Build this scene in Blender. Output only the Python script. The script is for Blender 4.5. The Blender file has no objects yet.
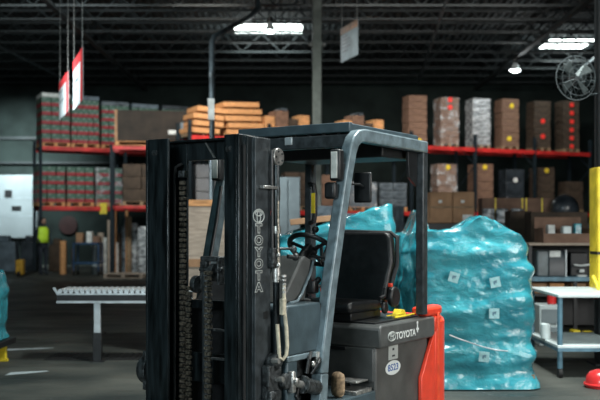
import bpy, bmesh, math, random
from mathutils import Vector, Matrix, noise
PI = math.pi
random.seed(7)
S = bpy.context.scene
COL = S.collection

# ---------------------------------------------------------------- camera, world, lights, exposure
cam_d = bpy.data.cameras.new('camera'); cam = bpy.data.objects.new('camera', cam_d); COL.objects.link(cam)
EYE, F_PX, HZ = 1.45, 950.0, 228.0
cam.location = (0, 0, EYE); cam.rotation_euler = (PI/2, 0, 0)
cam_d.sensor_width = 36; cam_d.lens = F_PX/600*36; cam_d.shift_y = (HZ-200)/600
cam_d.clip_end = 200
cam_d.dof.use_dof = True; cam_d.dof.focus_distance = 5.9; cam_d.dof.aperture_fstop = 2.5
S.camera = cam
S.view_settings.view_transform = 'Standard'; S.view_settings.look = 'None'
S.view_settings.gamma = 1; S.view_settings.use_curve_mapping = False
S.view_settings.exposure = 0.0
w = bpy.data.worlds.new('world'); S.world = w; w.use_nodes = True
w.node_tree.nodes['Background'].inputs[0].default_value = (0.20, 0.68, 0.78, 1)
w.node_tree.nodes['Background'].inputs[1].default_value = 0.14

def area(name, loc, target, size, power, color=(1, 1, 1), spread=180):
    d = bpy.data.lights.new(name, 'AREA'); d.shape = 'RECTANGLE'; d.size, d.size_y = size
    d.energy = power; d.color = color; d.spread = math.radians(spread)
    o = bpy.data.objects.new(name, d); COL.objects.link(o); o.location = loc
    o.rotation_euler = (Vector(target)-Vector(loc)).to_track_quat('-Z', 'Y').to_euler(); return o
area('dock_door_daylight', (7.5, 1.0, 3.4), (0.8, 7.5, 0.9), (4.0, 3.4), 600, (1.0, 0.98, 0.94))
area('front_left_fill', (-3.5, -4.5, 3.6), (-0.4, 6.0, 1.6), (3.0, 2.6), 85, (0.82, 0.95, 1.0), 70)  # added fill from behind the camera at left, for the mast front
area('overhead_bay_light', (2.0, 7.6, 7.1), (1.2, 7.2, 0), (2.6, 1.2), 430, (0.95, 1.0, 0.97), 110)
area('rack_fill', (3.0, 21, 6.9), (4.2, 29, 4.6), (5.5, 0.5), 150, (1.0, 0.94, 0.86), 60)  # added fill for the right rack loads, no real fixture
area('rack_fill_far', (-6.0, 20.5, 6.9), (-6.2, 31, 3.8), (3.0, 0.5), 155, (0.92, 1.0, 0.98), 80)  # added fill for the left rack, kept above the frame
area('rack_fill_mid', (-2.4, 22, 6.9), (-2.2, 27, 4.6), (1.6, 0.5), 95, (1.0, 0.92, 0.82), 70)  # added fill for the timber stacks, no real fixture
area('dock_fill', (-9.8, 33.5, 6.2), (-10.9, 37, 3.2), (1.2, 0.5), 330, (0.88, 1.0, 1.0), 90)  # added lamp that brightens the dock door and the wall round it
area('banner_fill', (-8.5, 12, 4.6), (-4.0, 15.4, 3.8), (1.6, 0.6), 70, (0.92, 1.0, 1.0), 30)  # added lamp aimed at the hanging banners to brighten them

def P(px, py, Y):
    """point seen at (px,py) of the 600x400 frame, Y metres in front of the camera"""
    return Vector(((px-300)/F_PX*Y, Y, EYE-(py-HZ)/F_PX*Y))
def X(px, Y): return (px-300)/F_PX*Y
def Z(py, Y): return EYE-(py-HZ)/F_PX*Y

# ---------------------------------------------------------------- materials
def mat(name, color, rough=0.5, metal=0.0, var=0.12, scale=8.0, bump=0.0, bscale=60.0, coat=0.0, stretch=(1, 1, 1), c2=None, spec=None):
    m = bpy.data.materials.new(name); m.use_nodes = True
    nt = m.node_tree; N = nt.nodes; L = nt.links; b = N['Principled BSDF']
    tc = N.new('ShaderNodeTexCoord'); mp = N.new('ShaderNodeMapping'); mp.inputs['Scale'].default_value = stretch
    L.new(tc.outputs['Object'], mp.inputs[0])
    n = N.new('ShaderNodeTexNoise'); n.inputs['Scale'].default_value = scale; n.inputs['Detail'].default_value = 5
    L.new(mp.outputs[0], n.inputs['Vector'])
    r = N.new('ShaderNodeValToRGB')
    lo = c2 if c2 else tuple(c*(1-var*2) for c in color)
    hi = color if c2 else tuple(min(1, c*(1+var*2)) for c in color)
    r.color_ramp.elements[0].position = 0.35; r.color_ramp.elements[1].position = 0.65
    r.color_ramp.elements[0].color = (*lo, 1); r.color_ramp.elements[1].color = (*hi, 1)
    L.new(n.outputs['Fac'], r.inputs[0]); L.new(r.outputs[0], b.inputs['Base Color'])
    b.inputs['Roughness'].default_value = rough; b.inputs['Metallic'].default_value = metal
    b.inputs['Coat Weight'].default_value = coat; b.inputs['Coat Roughness'].default_value = 0.12
    if spec is not None: b.inputs['Specular IOR Level'].default_value = spec
    if bump:
        n2 = N.new('ShaderNodeTexNoise'); n2.inputs['Scale'].default_value = bscale; n2.inputs['Detail'].default_value = 6
        L.new(mp.outputs[0], n2.inputs['Vector'])
        bp = N.new('ShaderNodeBump'); bp.inputs['Strength'].default_value = bump; bp.inputs['Distance'].default_value = 0.02
        L.new(n2.outputs['Fac'], bp.inputs['Height']); L.new(bp.outputs[0], b.inputs['Normal'])
    return m
def emis(name, color, s):
    m = bpy.data.materials.new(name); m.use_nodes = True; b = m.node_tree.nodes['Principled BSDF']
    b.inputs['Base Color'].default_value = (*color, 1)
    b.inputs['Emission Color'].default_value = (*color, 1); b.inputs['Emission Strength'].default_value = s; return m

M = {}
M['guard'] = mat('guard_paint', (0.160, 0.212, 0.236), 0.36, 0.2, 0.15, 14, 0.12, 90)
M['grey'] = mat('body_grey_paint', (0.056, 0.084, 0.098), 0.42, 0.1, 0.10, 9, 0.06, 120)
M['dgrey'] = mat('hood_grey_plastic', (0.075, 0.078, 0.076), 0.42, 0.0, 0.10, 10, 0.10, 150)
M['dgrey2'] = mat('battery_cover_paint', (0.070, 0.070, 0.066), 0.48, 0.0, 0.12, 6, 0.10, 150)
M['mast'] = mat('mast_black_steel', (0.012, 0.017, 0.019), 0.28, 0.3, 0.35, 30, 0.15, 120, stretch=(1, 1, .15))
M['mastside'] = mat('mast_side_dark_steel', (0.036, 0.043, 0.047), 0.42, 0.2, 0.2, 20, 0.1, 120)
M['black'] = mat('black_plastic', (0.008, 0.009, 0.010), 0.45, 0, 0.2, 20, 0.1, 200)
M['seat'] = mat('black_vinyl', (0.009, 0.010, 0.011), 0.33, 0, 0.2, 20, 0.2, 220)
M['rubber'] = mat('black_rubber', (0.010, 0.010, 0.010), 0.8, 0, 0.2, 20, 0.2, 100)
M['chain'] = mat('oiled_chain_steel', (0.20, 0.175, 0.14), 0.35, 0.85, 0.4, 60, 0.2, 200)
M['cast'] = mat('dark_cast_steel', (0.045, 0.050, 0.052), 0.38, 0.5, 0.4, 40, 0.4, 90)
M['steel'] = mat('bright_steel', (0.45, 0.44, 0.42), 0.35, 0.85, 0.2, 30, 0.1, 100)
M['cream'] = mat('cream_hose', (0.50, 0.45, 0.34), 0.55, 0, 0.15, 30)
M['red'] = mat('red_orange_counterweight', (0.74, 0.052, 0.022), 0.42, 0, 0.06, 8, 0.08, 120, coat=0.2)
M['orange'] = mat('orange_edge_paint', (0.80, 0.085, 0.03), 0.42)
M['white'] = mat('white_decal', (0.70, 0.72, 0.70), 0.5, 0, 0.04)
M['offwhite'] = mat('greyed_white_decal', (0.42, 0.44, 0.42), 0.5, 0, 0.04)
M['blueink'] = mat('blue_ink', (0.03, 0.10, 0.30), 0.5)
M['ink'] = mat('black_ink', (0.02, 0.025, 0.03), 0.5)
M['yellow'] = mat('yellow_plastic', (0.75, 0.58, 0.03), 0.5)
M['yguard'] = mat('yellow_column_guard_paint', (0.72, 0.52, 0.03), 0.45, 0, 0.1, 6, 0.1, 40)
M['darkcol'] = mat('dark_column_paint', (0.012, 0.016, 0.018), 0.6)
M['col'] = mat('olive_grey_column_paint', (0.20, 0.215, 0.185), 0.5, 0, 0.12, 5)
M['pipe'] = mat('galvanised_duct', (0.06, 0.078, 0.088), 0.45, 0.5, 0.3, 4)
M['rackred'] = mat('rack_beam_red', (0.50, 0.022, 0.02), 0.5, 0, 0.15, 3)
M['rackpost'] = mat('rack_post_dark_blue_green', (0.010, 0.018, 0.024), 0.7, spec=0.2)
M['wire'] = mat('wire_deck_dark', (0.015, 0.017, 0.018), 0.6)
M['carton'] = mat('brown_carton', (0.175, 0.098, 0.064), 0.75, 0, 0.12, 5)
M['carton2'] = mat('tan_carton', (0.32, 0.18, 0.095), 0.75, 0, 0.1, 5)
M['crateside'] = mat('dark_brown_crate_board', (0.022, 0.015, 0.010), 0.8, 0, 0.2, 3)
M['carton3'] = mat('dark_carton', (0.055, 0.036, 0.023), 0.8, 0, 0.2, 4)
M['tan'] = mat('pale_plywood', (0.36, 0.29, 0.23), 0.8, 0, 0.1, 6, stretch=(1, 1, 6))
M['wood'] = mat('orange_pallet_wood', (0.55, 0.27, 0.11), 0.75, 0, 0.15, 6, stretch=(1, 8, 8))
M['dwood'] = mat('weathered_pallet_wood', (0.25, 0.17, 0.10), 0.8, 0, 0.2, 6, stretch=(1, 8, 8))
M['silver'] = mat('silver_stretch_wrap', (0.55, 0.58, 0.60), 0.25, 0.1, 0.3, 5, 0.9, 10, stretch=(1, 1, 2.5), c2=(0.06, 0.07, 0.08), coat=.4)
M['greywrap'] = mat('grey_stretch_wrap', (0.16, 0.20, 0.23), 0.3, 0, 0.3, 4, 0.9, 9, stretch=(1, 1, 2.5), c2=(0.025, 0.035, 0.045), coat=.3)
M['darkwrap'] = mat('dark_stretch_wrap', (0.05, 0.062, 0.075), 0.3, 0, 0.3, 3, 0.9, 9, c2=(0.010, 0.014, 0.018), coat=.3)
M['crate'] = mat('slate_grey_crate', (0.10, 0.135, 0.165), 0.5, 0, 0.15, 4)
M['cabinet'] = mat('pale_grey_cabinet', (0.25, 0.30, 0.32), 0.5, 0, 0.08, 3)
M['dot_red'] = mat('red_sticker', (0.9, 0.04, 0.03), 0.5)
M['dot_yel'] = mat('yellow_sticker', (0.75, 0.55, 0.03), 0.5)
M['label'] = mat('paper_label', (0.62, 0.64, 0.62), 0.6)
M['tagfilm'] = mat('tag_under_film', (0.30, 0.52, 0.54), 0.35, 0, .1, 20)
M['door'] = mat('white_dock_panel', (0.19, 0.225, 0.24), 0.5, 0, 0.05, 1)
M['alu'] = mat('aluminium', (0.46, 0.51, 0.53), 0.35, 0.35, 0.08, 10)
M['tabletop'] = mat('pale_grey_tabletop', (0.62, 0.70, 0.70), 0.4, 0, 0.05, 4)
M['bluesteel'] = mat('blue_grey_steel_leg', (0.10, 0.20, 0.26), 0.4, 0.2, 0.15, 8)
M['blue'] = mat('blue_cart_paint', (0.012, 0.055, 0.13), 0.5)
M['printer'] = mat('printer_dark_grey', (0.030, 0.040, 0.048), 0.4)
M['printer2'] = mat('printer_lighter_grey', (0.14, 0.17, 0.18), 0.4)
M['jackpaint'] = mat('amber_jack_paint', (0.50, 0.28, 0.03), 0.5)
M['hivis'] = mat('hi_vis_yellow', (0.62, 0.95, 0.05), 0.6, 0, 0.05)
M['skin'] = mat('skin', (0.35, 0.2, 0.14), 0.6)
M['cloth'] = mat('dark_work_clothes', (0.015, 0.02, 0.03), 0.8)
M['redplastic'] = mat('red_plastic', (0.62, 0.03, 0.03), 0.3, 0, 0.08, 4, coat=.3)
M['banner'] = mat('white_banner', (0.45, 0.52, 0.54), 0.6, 0, 0.08, 4)
M['banred'] = mat('red_banner_band', (0.50, 0.03, 0.035), 0.6)
M['banor'] = mat('orange_banner_band', (0.62, 0.32, 0.18), 0.6, 0, .2, 6)
M['fan'] = mat('fan_cage_wire', (0.09, 0.11, 0.115), 0.4, 0.6)
M['fanblade'] = mat('fan_blade_grey', (0.10, 0.12, 0.12), 0.4, 0.5)
M['lens'] = mat('lamp_lens', (0.62, 0.62, 0.58), 0.15, 0, 0.08, 20, coat=.5)
M['emit'] = emis('lamp_glow', (0.93, 1.0, 1.0), 22)
M['sky'] = emis('skylight_glow', (0.90, 1.0, 0.97), 9)
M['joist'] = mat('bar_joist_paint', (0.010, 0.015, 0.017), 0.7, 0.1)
M['silverbag'] = mat('white_film_bag', (0.5, 0.55, 0.57), 0.3, 0, .2, 6, .6, 10, c2=(.2, .23, .25))

def teal_wrap(name):
    m = mat(name, (0.050, 0.345, 0.405), 0.22, 0, 0.1, 2.2, 0, 10, coat=0.7, stretch=(1, 1, 3), c2=(0.018, 0.19, 0.245))
    nt = m.node_tree; N = nt.nodes; L = nt.links; b = N['Principled BSDF']
    tc = [n for n in N if n.type == 'TEX_COORD'][0]
    mp = N.new('ShaderNodeMapping'); mp.inputs['Scale'].default_value = (1, 1, 1.5); mp.inputs['Rotation'].default_value = (0.05, 0.10, 0)
    L.new(tc.outputs['Object'], mp.inputs[0])
    n = N.new('ShaderNodeTexNoise'); n.inputs['Scale'].default_value = 6.0; n.inputs['Detail'].default_value = 6; n.inputs['Roughness'].default_value = 0.55; n.inputs['Distortion'].default_value = 0.3
    L.new(mp.outputs[0], n.inputs['Vector'])
    bp = N.new('ShaderNodeBump'); bp.inputs['Strength'].default_value = 0.5; bp.inputs['Distance'].default_value = 0.05
    L.new(n.outputs['Fac'], bp.inputs['Height']); L.new(bp.outputs[0], b.inputs['Normal']); L.new(bp.outputs[0], b.inputs['Coat Normal'])
    # pale sheen patches of the crinkled film, mixed into the colour by noise
    n3 = N.new('ShaderNodeTexNoise'); n3.inputs['Scale'].default_value = 3.4; n3.inputs['Detail'].default_value = 8; n3.inputs['Roughness'].default_value = .7; n3.inputs['Distortion'].default_value = 1.2
    L.new(mp.outputs[0], n3.inputs['Vector'])
    r = N.new('ShaderNodeValToRGB'); r.color_ramp.elements[0].position = .60; r.color_ramp.elements[1].position = .78
    r.color_ramp.elements[0].color = (0, 0, 0, 1); r.color_ramp.elements[1].color = (.42, .42, .42, 1)
    L.new(n3.outputs['Fac'], r.inputs[0])
    mx = N.new('ShaderNodeMixRGB'); mx.inputs[2].default_value = (0.50, 0.68, 0.68, 1)
    src = b.inputs['Base Color'].links[0].from_socket
    L.new(r.outputs[0], mx.inputs[0]); L.new(src, mx.inputs[1]); L.new(mx.outputs[0], b.inputs['Base Color'])
    return m
M['teal'] = teal_wrap('teal_stretch_film')

def film_mat():
    m = bpy.data.materials.new('clear_stretch_film'); m.use_nodes = True; nt = m.node_tree; N = nt.nodes; L = nt.links
    out = N['Material Output']; N.remove(N['Principled BSDF'])
    t = N.new('ShaderNodeBsdfTransparent'); g = N.new('ShaderNodeBsdfPrincipled'); mx = N.new('ShaderNodeMixShader')
    g.inputs['Base Color'].default_value = (.75, .78, .8, 1); g.inputs['Roughness'].default_value = .2
    tc = N.new('ShaderNodeTexCoord'); n = N.new('ShaderNodeTexNoise'); n.inputs['Scale'].default_value = 3.5; n.inputs['Detail'].default_value = 6; n.inputs['Distortion'].default_value = 1
    L.new(tc.outputs['Object'], n.inputs['Vector'])
    r = N.new('ShaderNodeValToRGB'); r.color_ramp.elements[0].position = .48; r.color_ramp.elements[1].position = .72
    r.color_ramp.elements[0].color = (.05, .05, .05, 1); r.color_ramp.elements[1].color = (.6, .6, .6, 1)
    L.new(n.outputs['Fac'], r.inputs[0]); L.new(r.outputs[0], mx.inputs[0])
    bp = N.new('ShaderNodeBump'); bp.inputs['Strength'].default_value = .8; bp.inputs['Distance'].default_value = .05
    L.new(n.outputs['Fac'], bp.inputs['Height']); L.new(bp.outputs[0], g.inputs['Normal'])
    L.new(t.outputs[0], mx.inputs[1]); L.new(g.outputs[0], mx.inputs[2]); L.new(mx.outputs[0], out.inputs[0]); return m
M['film'] = film_mat()

def case_mat():
    """drinks case print: red band below, green with pale blotches above"""
    m = bpy.data.materials.new('printed_drinks_case'); m.use_nodes = True; nt = m.node_tree; N = nt.nodes; L = nt.links; b = N['Principled BSDF']
    tc = N.new('ShaderNodeTexCoord'); sp = N.new('ShaderNodeSeparateXYZ'); L.new(tc.outputs['Generated'], sp.inputs[0])
    n = N.new('ShaderNodeTexVoronoi'); n.inputs['Scale'].default_value = 9
    L.new(tc.outputs['Object'], n.inputs['Vector'])
    r = N.new('ShaderNodeValToRGB'); e = r.color_ramp.elements; e[0].position = .0; e[0].color = (.42, .47, .45, 1); e[1].position = .45; e[1].color = (.05, .12, .085, 1)
    L.new(n.outputs['Distance'], r.inputs[0])
    r2 = N.new('ShaderNodeValToRGB'); r2.color_ramp.interpolation = 'CONSTANT'; e = r2.color_ramp.elements
    e[0].position = 0; e[0].color = (1, 1, 1, 1); e[1].position = .40; e[1].color = (0, 0, 0, 1)
    L.new(sp.outputs[2], r2.inputs[0])
    mx = N.new('ShaderNodeMixRGB'); mx.inputs[2].default_value = (.30, .02, .03, 1)
    L.new(r2.outputs[0], mx.inputs[0]); L.new(r.outputs[0], mx.inputs[1]); L.new(mx.outputs[0], b.inputs['Base Color'])
    b.inputs['Roughness'].default_value = .45; return m
M['case'] = case_mat()

def floor_mat():
    m = mat('worn_concrete', (0.098, 0.102, 0.088), 0.5, 0, 0.2, 0.9, 0.12, 30, c2=(0.026, 0.034, 0.032), spec=0.3)
    nt = m.node_tree; N = nt.nodes; L = nt.links; b = N['Principled BSDF']
    tc = [n for n in N if n.type == 'TEX_COORD'][0]
    mp = N.new('ShaderNodeMapping'); mp.inputs['Scale'].default_value = (.35, 1.6, 1); L.new(tc.outputs['Object'], mp.inputs[0])
    n = N.new('ShaderNodeTexNoise'); n.inputs['Scale'].default_value = 2.6; n.inputs['Detail'].default_value = 8; n.inputs['Roughness'].default_value = .6
    L.new(mp.outputs[0], n.inputs['Vector'])
    r = N.new('ShaderNodeValToRGB'); r.color_ramp.elements[0].position = .35; r.color_ramp.elements[1].position = .7
    r.color_ramp.elements[0].color = (.5, .5, .5, 1); r.color_ramp.elements[1].color = (.9, .9, .9, 1)
    L.new(n.outputs['Fac'], r.inputs[0]); L.new(r.outputs[0], b.inputs['Roughness'])
    mx = N.new('ShaderNodeMixRGB'); mx.blend_type = 'MULTIPLY'; mx.inputs[0].default_value = .5
    src = b.inputs['Base Color'].links[0].from_socket
    L.new(src, mx.inputs[1]); L.new(r.outputs[0], mx.inputs[2]); L.new(mx.outputs[0], b.inputs['Base Color'])
    return m
M['floor'] = floor_mat()
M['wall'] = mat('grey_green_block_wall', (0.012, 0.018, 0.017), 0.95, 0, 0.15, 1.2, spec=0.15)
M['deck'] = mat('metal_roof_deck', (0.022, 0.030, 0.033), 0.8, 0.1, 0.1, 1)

# ---------------------------------------------------------------- mesh helpers
class MB:
    def __init__(s): s.bm = bmesh.new()
    def box(s, lo, hi, rot=None):
        lo = Vector(lo); hi = Vector(hi); c = (lo+hi)/2; d = hi-lo
        m = Matrix.Translation(c) @ (rot.to_4x4() if rot else Matrix.Identity(4)) @ Matrix.Diagonal((d.x, d.y, d.z, 1))
        bmesh.ops.create_cube(s.bm, size=1, matrix=m); return s
    def cyl(s, a, b, r, r2=None, seg=20):
        a = Vector(a); b = Vector(b); d = b-a
        m = Matrix.Translation((a+b)/2) @ d.to_track_quat('Z', 'Y').to_matrix().to_4x4()
        bmesh.ops.create_cone(s.bm, cap_ends=True, segments=seg, radius1=r, radius2=r if r2 is None else r2, depth=d.length, matrix=m); return s
    def ball(s, c, r, sc=(1, 1, 1)):
        bmesh.ops.create_uvsphere(s.bm, u_segments=18, v_segments=10, radius=r, matrix=Matrix.Translation(c) @ Matrix.Diagonal((*sc, 1))); return s
    def tube(s, pts, r, seg=10, closed=False):
        pts = [Vector(p) for p in pts]; n = len(pts); rings = []; up = None
        for i, p in enumerate(pts):
            a = pts[(i-1) % n] if (closed or i > 0) else p; b = pts[(i+1) % n] if (closed or i < n-1) else p
            t = (b-a).normalized()
            if up is None: up = Vector((0, 0, 1)) if abs(t.z) < .9 else Vector((1, 0, 0))
            x = t.cross(up).normalized(); up = x.cross(t).normalized()
            rings.append([s.bm.verts.new(p + r*(math.cos(2*PI*k/seg)*x + math.sin(2*PI*k/seg)*up)) for k in range(seg)])
        for i in range(n if closed else n-1):
            A, B = rings[i], rings[(i+1) % n]
            for k in range(seg): s.bm.faces.new((A[k], A[(k+1) % seg], B[(k+1) % seg], B[k]))
        if not closed:
            s.bm.faces.new(rings[0][::-1]); s.bm.faces.new(rings[-1])
        return s
    def bar(s, pts, wid, thk, side):
        """rectangular-section bar swept along pts; side = direction of the width"""
        pts = [Vector(p) for p in pts]; side = Vector(side).normalized(); rings = []
        for i, p in enumerate(pts):
            t = (pts[min(i+1, len(pts)-1)]-pts[max(i-1, 0)]).normalized(); nrm = t.cross(side).normalized()
            rings.append([s.bm.verts.new(p+side*a*wid/2+nrm*b*thk/2) for a, b in ((-1, -1), (1, -1), (1, 1), (-1, 1))])
        for A, B in zip(rings, rings[1:]):
            for k in range(4): s.bm.faces.new((A[k], A[(k+1) % 4], B[(k+1) % 4], B[k]))
        s.bm.faces.new(rings[0][::-1]); s.bm.faces.new(rings[-1]); return s
    def prism(s, poly, ext):
        ext = Vector(ext); a = [s.bm.verts.new(p) for p in poly]; b = [s.bm.verts.new(Vector(p)+ext) for p in poly]; n = len(a)
        s.bm.faces.new(a[::-1]); s.bm.faces.new(b)
        for k in range(n): s.bm.faces.new((a[k], a[(k+1) % n], b[(k+1) % n], b[k]))
        return s
    def build(s, name, m, parent=None, bevel=0.0, label=None, smooth=35, loc=None):
        bmesh.ops.recalc_face_normals(s.bm, faces=s.bm.faces)
        me = bpy.data.meshes.new(name); s.bm.to_mesh(me); s.bm.free()
        me.materials.append(M[m] if isinstance(m, str) else m)
        if smooth:
            for p in me.polygons: p.use_smooth = True
            me.set_sharp_from_angle(angle=math.radians(smooth))
        o = bpy.data.objects.new(name, me); COL.objects.link(o)
        if parent: o.parent = parent
        if loc: o.location = loc
        if bevel:
            b = o.modifiers.new('bevel', 'BEVEL'); b.width = bevel; b.segments = 2; b.limit_method = 'ANGLE'; b.angle_limit = math.radians(35)
        if label: o['label'] = label
        return o
def tag(o, label, cat, group=None, kind=None):
    o['label'] = label; o['category'] = cat
    if group: o['group'] = group
    if kind: o['kind'] = kind
    return o
def thing(name, label, cat, loc=(0, 0, 0), rz=0, group=None):
    o = bpy.data.objects.new(name, None); COL.objects.link(o); o.location = loc; o.rotation_euler = (0, 0, rz)
    o.empty_display_size = .1
    return tag(o, label, cat, group)
def structure(o): o['kind'] = 'structure'; return o
def dup(root, loc, rz, label, group=None):
    r = root.copy(); COL.objects.link(r); r.location = loc; r.rotation_euler = (0, 0, rz); r['label'] = label
    if group: r['group'] = group
    for ch in root.children:
        c = ch.copy(); COL.objects.link(c); c.parent = r
        for g in ch.children:
            d = g.copy(); COL.objects.link(d); d.parent = c
    return r
def text_obj(name, body, size, mtx, m, parent, offset=0.0, ext=0.0008, xs=1.0, align='CENTER'):
    cu = bpy.data.curves.new(name, 'FONT'); cu.body = body; cu.size = size; cu.extrude = ext; cu.offset = offset
    cu.align_x = align; cu.align_y = 'CENTER'
    t = bpy.data.objects.new(name+'_tmp', cu); COL.objects.link(t)
    dg = bpy.context.evaluated_depsgraph_get(); me = bpy.data.meshes.new_from_object(t.evaluated_get(dg))
    bpy.data.objects.remove(t); bpy.data.curves.remove(cu)
    me.transform(mtx @ Matrix.Diagonal((xs, 1, 1, 1))); me.materials.clear(); me.materials.append(M[m])
    o = bpy.data.objects.new(name, me); COL.objects.link(o); o.parent = parent; return o
# ---------------------------------------------------------------- the building
structure(MB().box((-17, -8, -.2), (17, 37.4, 0)).build('floor', 'floor', smooth=0))
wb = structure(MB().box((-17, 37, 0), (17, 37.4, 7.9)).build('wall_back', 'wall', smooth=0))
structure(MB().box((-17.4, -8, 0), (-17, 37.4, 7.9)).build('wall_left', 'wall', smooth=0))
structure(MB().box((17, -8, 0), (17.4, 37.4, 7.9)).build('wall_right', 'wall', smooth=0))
b = MB()                                                    # fluted roof deck, flutes run front to back
poly = []; x = -17.0
while x < 17:
    poly += [(x, 0, 7.6), (x+.08, 0, 7.6), (x+.11, 0, 7.66), (x+.17, 0, 7.66)]; x += .2
prev = None
for q in poly:
    cur = (b.bm.verts.new((q[0], 6, q[2])), b.bm.verts.new((q[0], 37.2, q[2])))
    if prev: b.bm.faces.new((prev[0], prev[1], cur[1], cur[0]))
    prev = cur
b.box((-17, 6, 7.68), (17, 37.4, 7.8))
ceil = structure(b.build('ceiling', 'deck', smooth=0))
def joist(Y, z0=6.95):
    b = MB().box((-16.9, Y-.05, 7.52), (16.9, Y+.05, 7.59)).box((-16.9, Y-.05, z0), (16.9, Y+.05, z0+.05))
    n = 56; w_ = 33.8/n
    for i in range(n):
        x0 = -16.9+i*w_; up = i % 2
        b.tube([(x0, Y, z0+.03 if up else 7.54), (x0+w_, Y, 7.54 if up else z0+.03)], .018, 5)
    return b.build('roof_joist', 'joist', ceil, smooth=0)
for k in range(11): joist(20.5+1.55*k)
for gx in (-6.0, 0.37, 6.8):                                # girders over the column lines
    b = MB().box((gx-.07, 7, 6.78), (gx+.07, 37, 6.86)).box((gx-.07, 7, 7.44), (gx+.07, 37, 7.52))
    for i in range(40):
        y0 = 7+i*.75; b.tube([(gx, y0, 6.82 if i % 2 else 7.48), (gx, y0+.75, 7.48 if i % 2 else 6.82)], .025, 5)
    if gx != .37: b.build('roof_girder', 'joist', ceil, smooth=0)
for (x0, y0) in ((3.4, 23.3), (9, 26.5), (-9.5, 24)):   # sprinkler and bridging lines under the joists
    MB().tube([(x0, y0-2, 6.9), (x0+1.0, y0+12, 6.9)], .035, 8).build('sprinkler_pipe', 'pipe', ceil)
MB().box((-17, 36.9, 4.9), (-6.5, 37.0, 5.0)).box((-17, 36.85, 3.95), (-6.5, 37, 4.02)).build('wall_rail', 'joist', wb, smooth=0)
# skylight panels
def skylight(px, py, Y, wx, wy):
    c = P(px, py, Y)
    fr = MB().box((c.x-wx/2-.08, Y-wy/2-.08, 7.54), (c.x+wx/2+.08, Y-wy/2, 7.6)).box((c.x-wx/2-.08, Y+wy/2, 7.54), (c.x+wx/2+.08, Y+wy/2+.08, 7.6)) \
        .box((c.x-wx/2-.08, Y-wy/2, 7.54), (c.x-wx/2, Y+wy/2, 7.6)).box((c.x+wx/2, Y-wy/2, 7.54), (c.x+wx/2+.08, Y+wy/2, 7.6)).build('window_1', 'joist', smooth=0)
    structure(fr)
    MB().box((c.x-wx/2, Y-wy/2, 7.56), (c.x+wx/2, Y+wy/2, 7.59)).build('skylight_pane', 'sky', fr, smooth=0)
    d = bpy.data.lights.new('skylight_bounce', 'AREA'); d.shape = 'RECTANGLE'; d.size = wx; d.size_y = wy; d.energy = 60; d.color = (.9, 1, .98)
    o = bpy.data.objects.new('skylight_bounce', d); COL.objects.link(o); o.location = (c.x, Y, 6.6); o.rotation_euler = (PI, 0, 0)
    return fr
skylight(268, 27, 29.2, 2.1, 1.6)['label'] = 'bright roof light above the wooden pallets'
skylight(567, 43, 31.5, 1.5, 1.6).name = 'window_2'
# white dock door at far left
c0 = P(-40, 238, 36.8); c1 = P(37, 175, 36.8)
d = structure(MB().box((c0.x, 36.80, c0.z), (c1.x, 36.99, c1.z)).build('door_1', 'door', bevel=.02))
for (a, b_, a2, b2) in ((5, 190, 12, 197), (12, 206, 21, 210)):
    p0 = P(a, b2, 36.78); p1 = P(a2, b_, 36.78)
    MB().box((p0.x, 36.76, p0.z), (p1.x, 36.80, p1.z)).build('door_window', 'black', d)
MB().box((c1.x, 36.75, .05), (c1.x+.12, 36.99, c1.z+.1)).build('door_frame', 'darkcol', d)
for z in (1.9, 2.6): MB().box((c0.x, 36.79, z), (c1.x, 36.805, z+.03)).build('panel_seam', 'cabinet', d)
# round dark red sign on back wall
p = P(66, 225, 36.6)
s = MB().cyl((p.x, 36.93, p.z), (p.x, 36.99, p.z), .36, seg=36).build('round_sign', mat('maroon_sign', (.018, .005, .005), .5)); tag(s, 'dark red round sign on the back wall behind the blue cart', 'sign')

# ---------------------------------------------------------------- columns
def column(px, Y, w_, d_, name, m, label):
    x = X(px, Y); t = thing(name, label, 'column', (x, Y, 0))
    MB().box((-w_/2, -d_/2, 0), (-w_/2+.016, d_/2, 7.5)).box((w_/2-.016, -d_/2, 0), (w_/2, d_/2, 7.5)).box((-w_/2, -.008, 0), (w_/2, .008, 7.5)) \
        .build('column_shaft', m, t, smooth=0)
    MB().box((-w_/2-.1, -d_/2-.1, 0), (w_/2+.1, d_/2+.1, .02)).build('base_plate', m, t); return t
t = thing('steel_column', 'pale olive steel column rising behind the forklift roof', 'column', (X(317, 21), 21, 0))
MB().box((-.10, -.1, 0), (.10, .1, 7.5)).build('column_shaft', 'col', t, bevel=.02)
MB().box((-.18, -.18, 0), (.18, .18, .02)).build('base_plate', 'col', t)
z = Z(45, 21); MB().box((-.12, -.115, z-.05), (.12, .115, z+.05)).build('collar', 'col', t)
for sx in (-1, 1): MB().ball((sx*.15, -.05, z), .045).build('bolt', 'steel', t)
# duct pipe with elbow
t = thing('vertical_duct', 'thin dark pipe with slanted elbow at the top, left of the olive column', 'pipe', (X(212, 18), 18, 0))
zt = Z(35, 18)
MB().tube([(0, 0, 0), (0, 0, zt-.15), (.03, .05, zt-.03), (.12, .2, zt+.06), (.62, 2.0, 5.9), (.75, 2.6, 6.2), (.75, 2.7, 6.7)], .055, 14).build('duct', 'pipe', t)
for z in (1.2, 2.9, 4.3): MB().cyl((0, 0, z), (0, 0, z+.09), .068).build('coupling', 'pipe', t)
MB().box((-.07, -.075, Z(120, 18)), (.05, -.06, Z(99, 18))).build('pipe_label', 'label', t, label='white paper label on the pipe')
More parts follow.
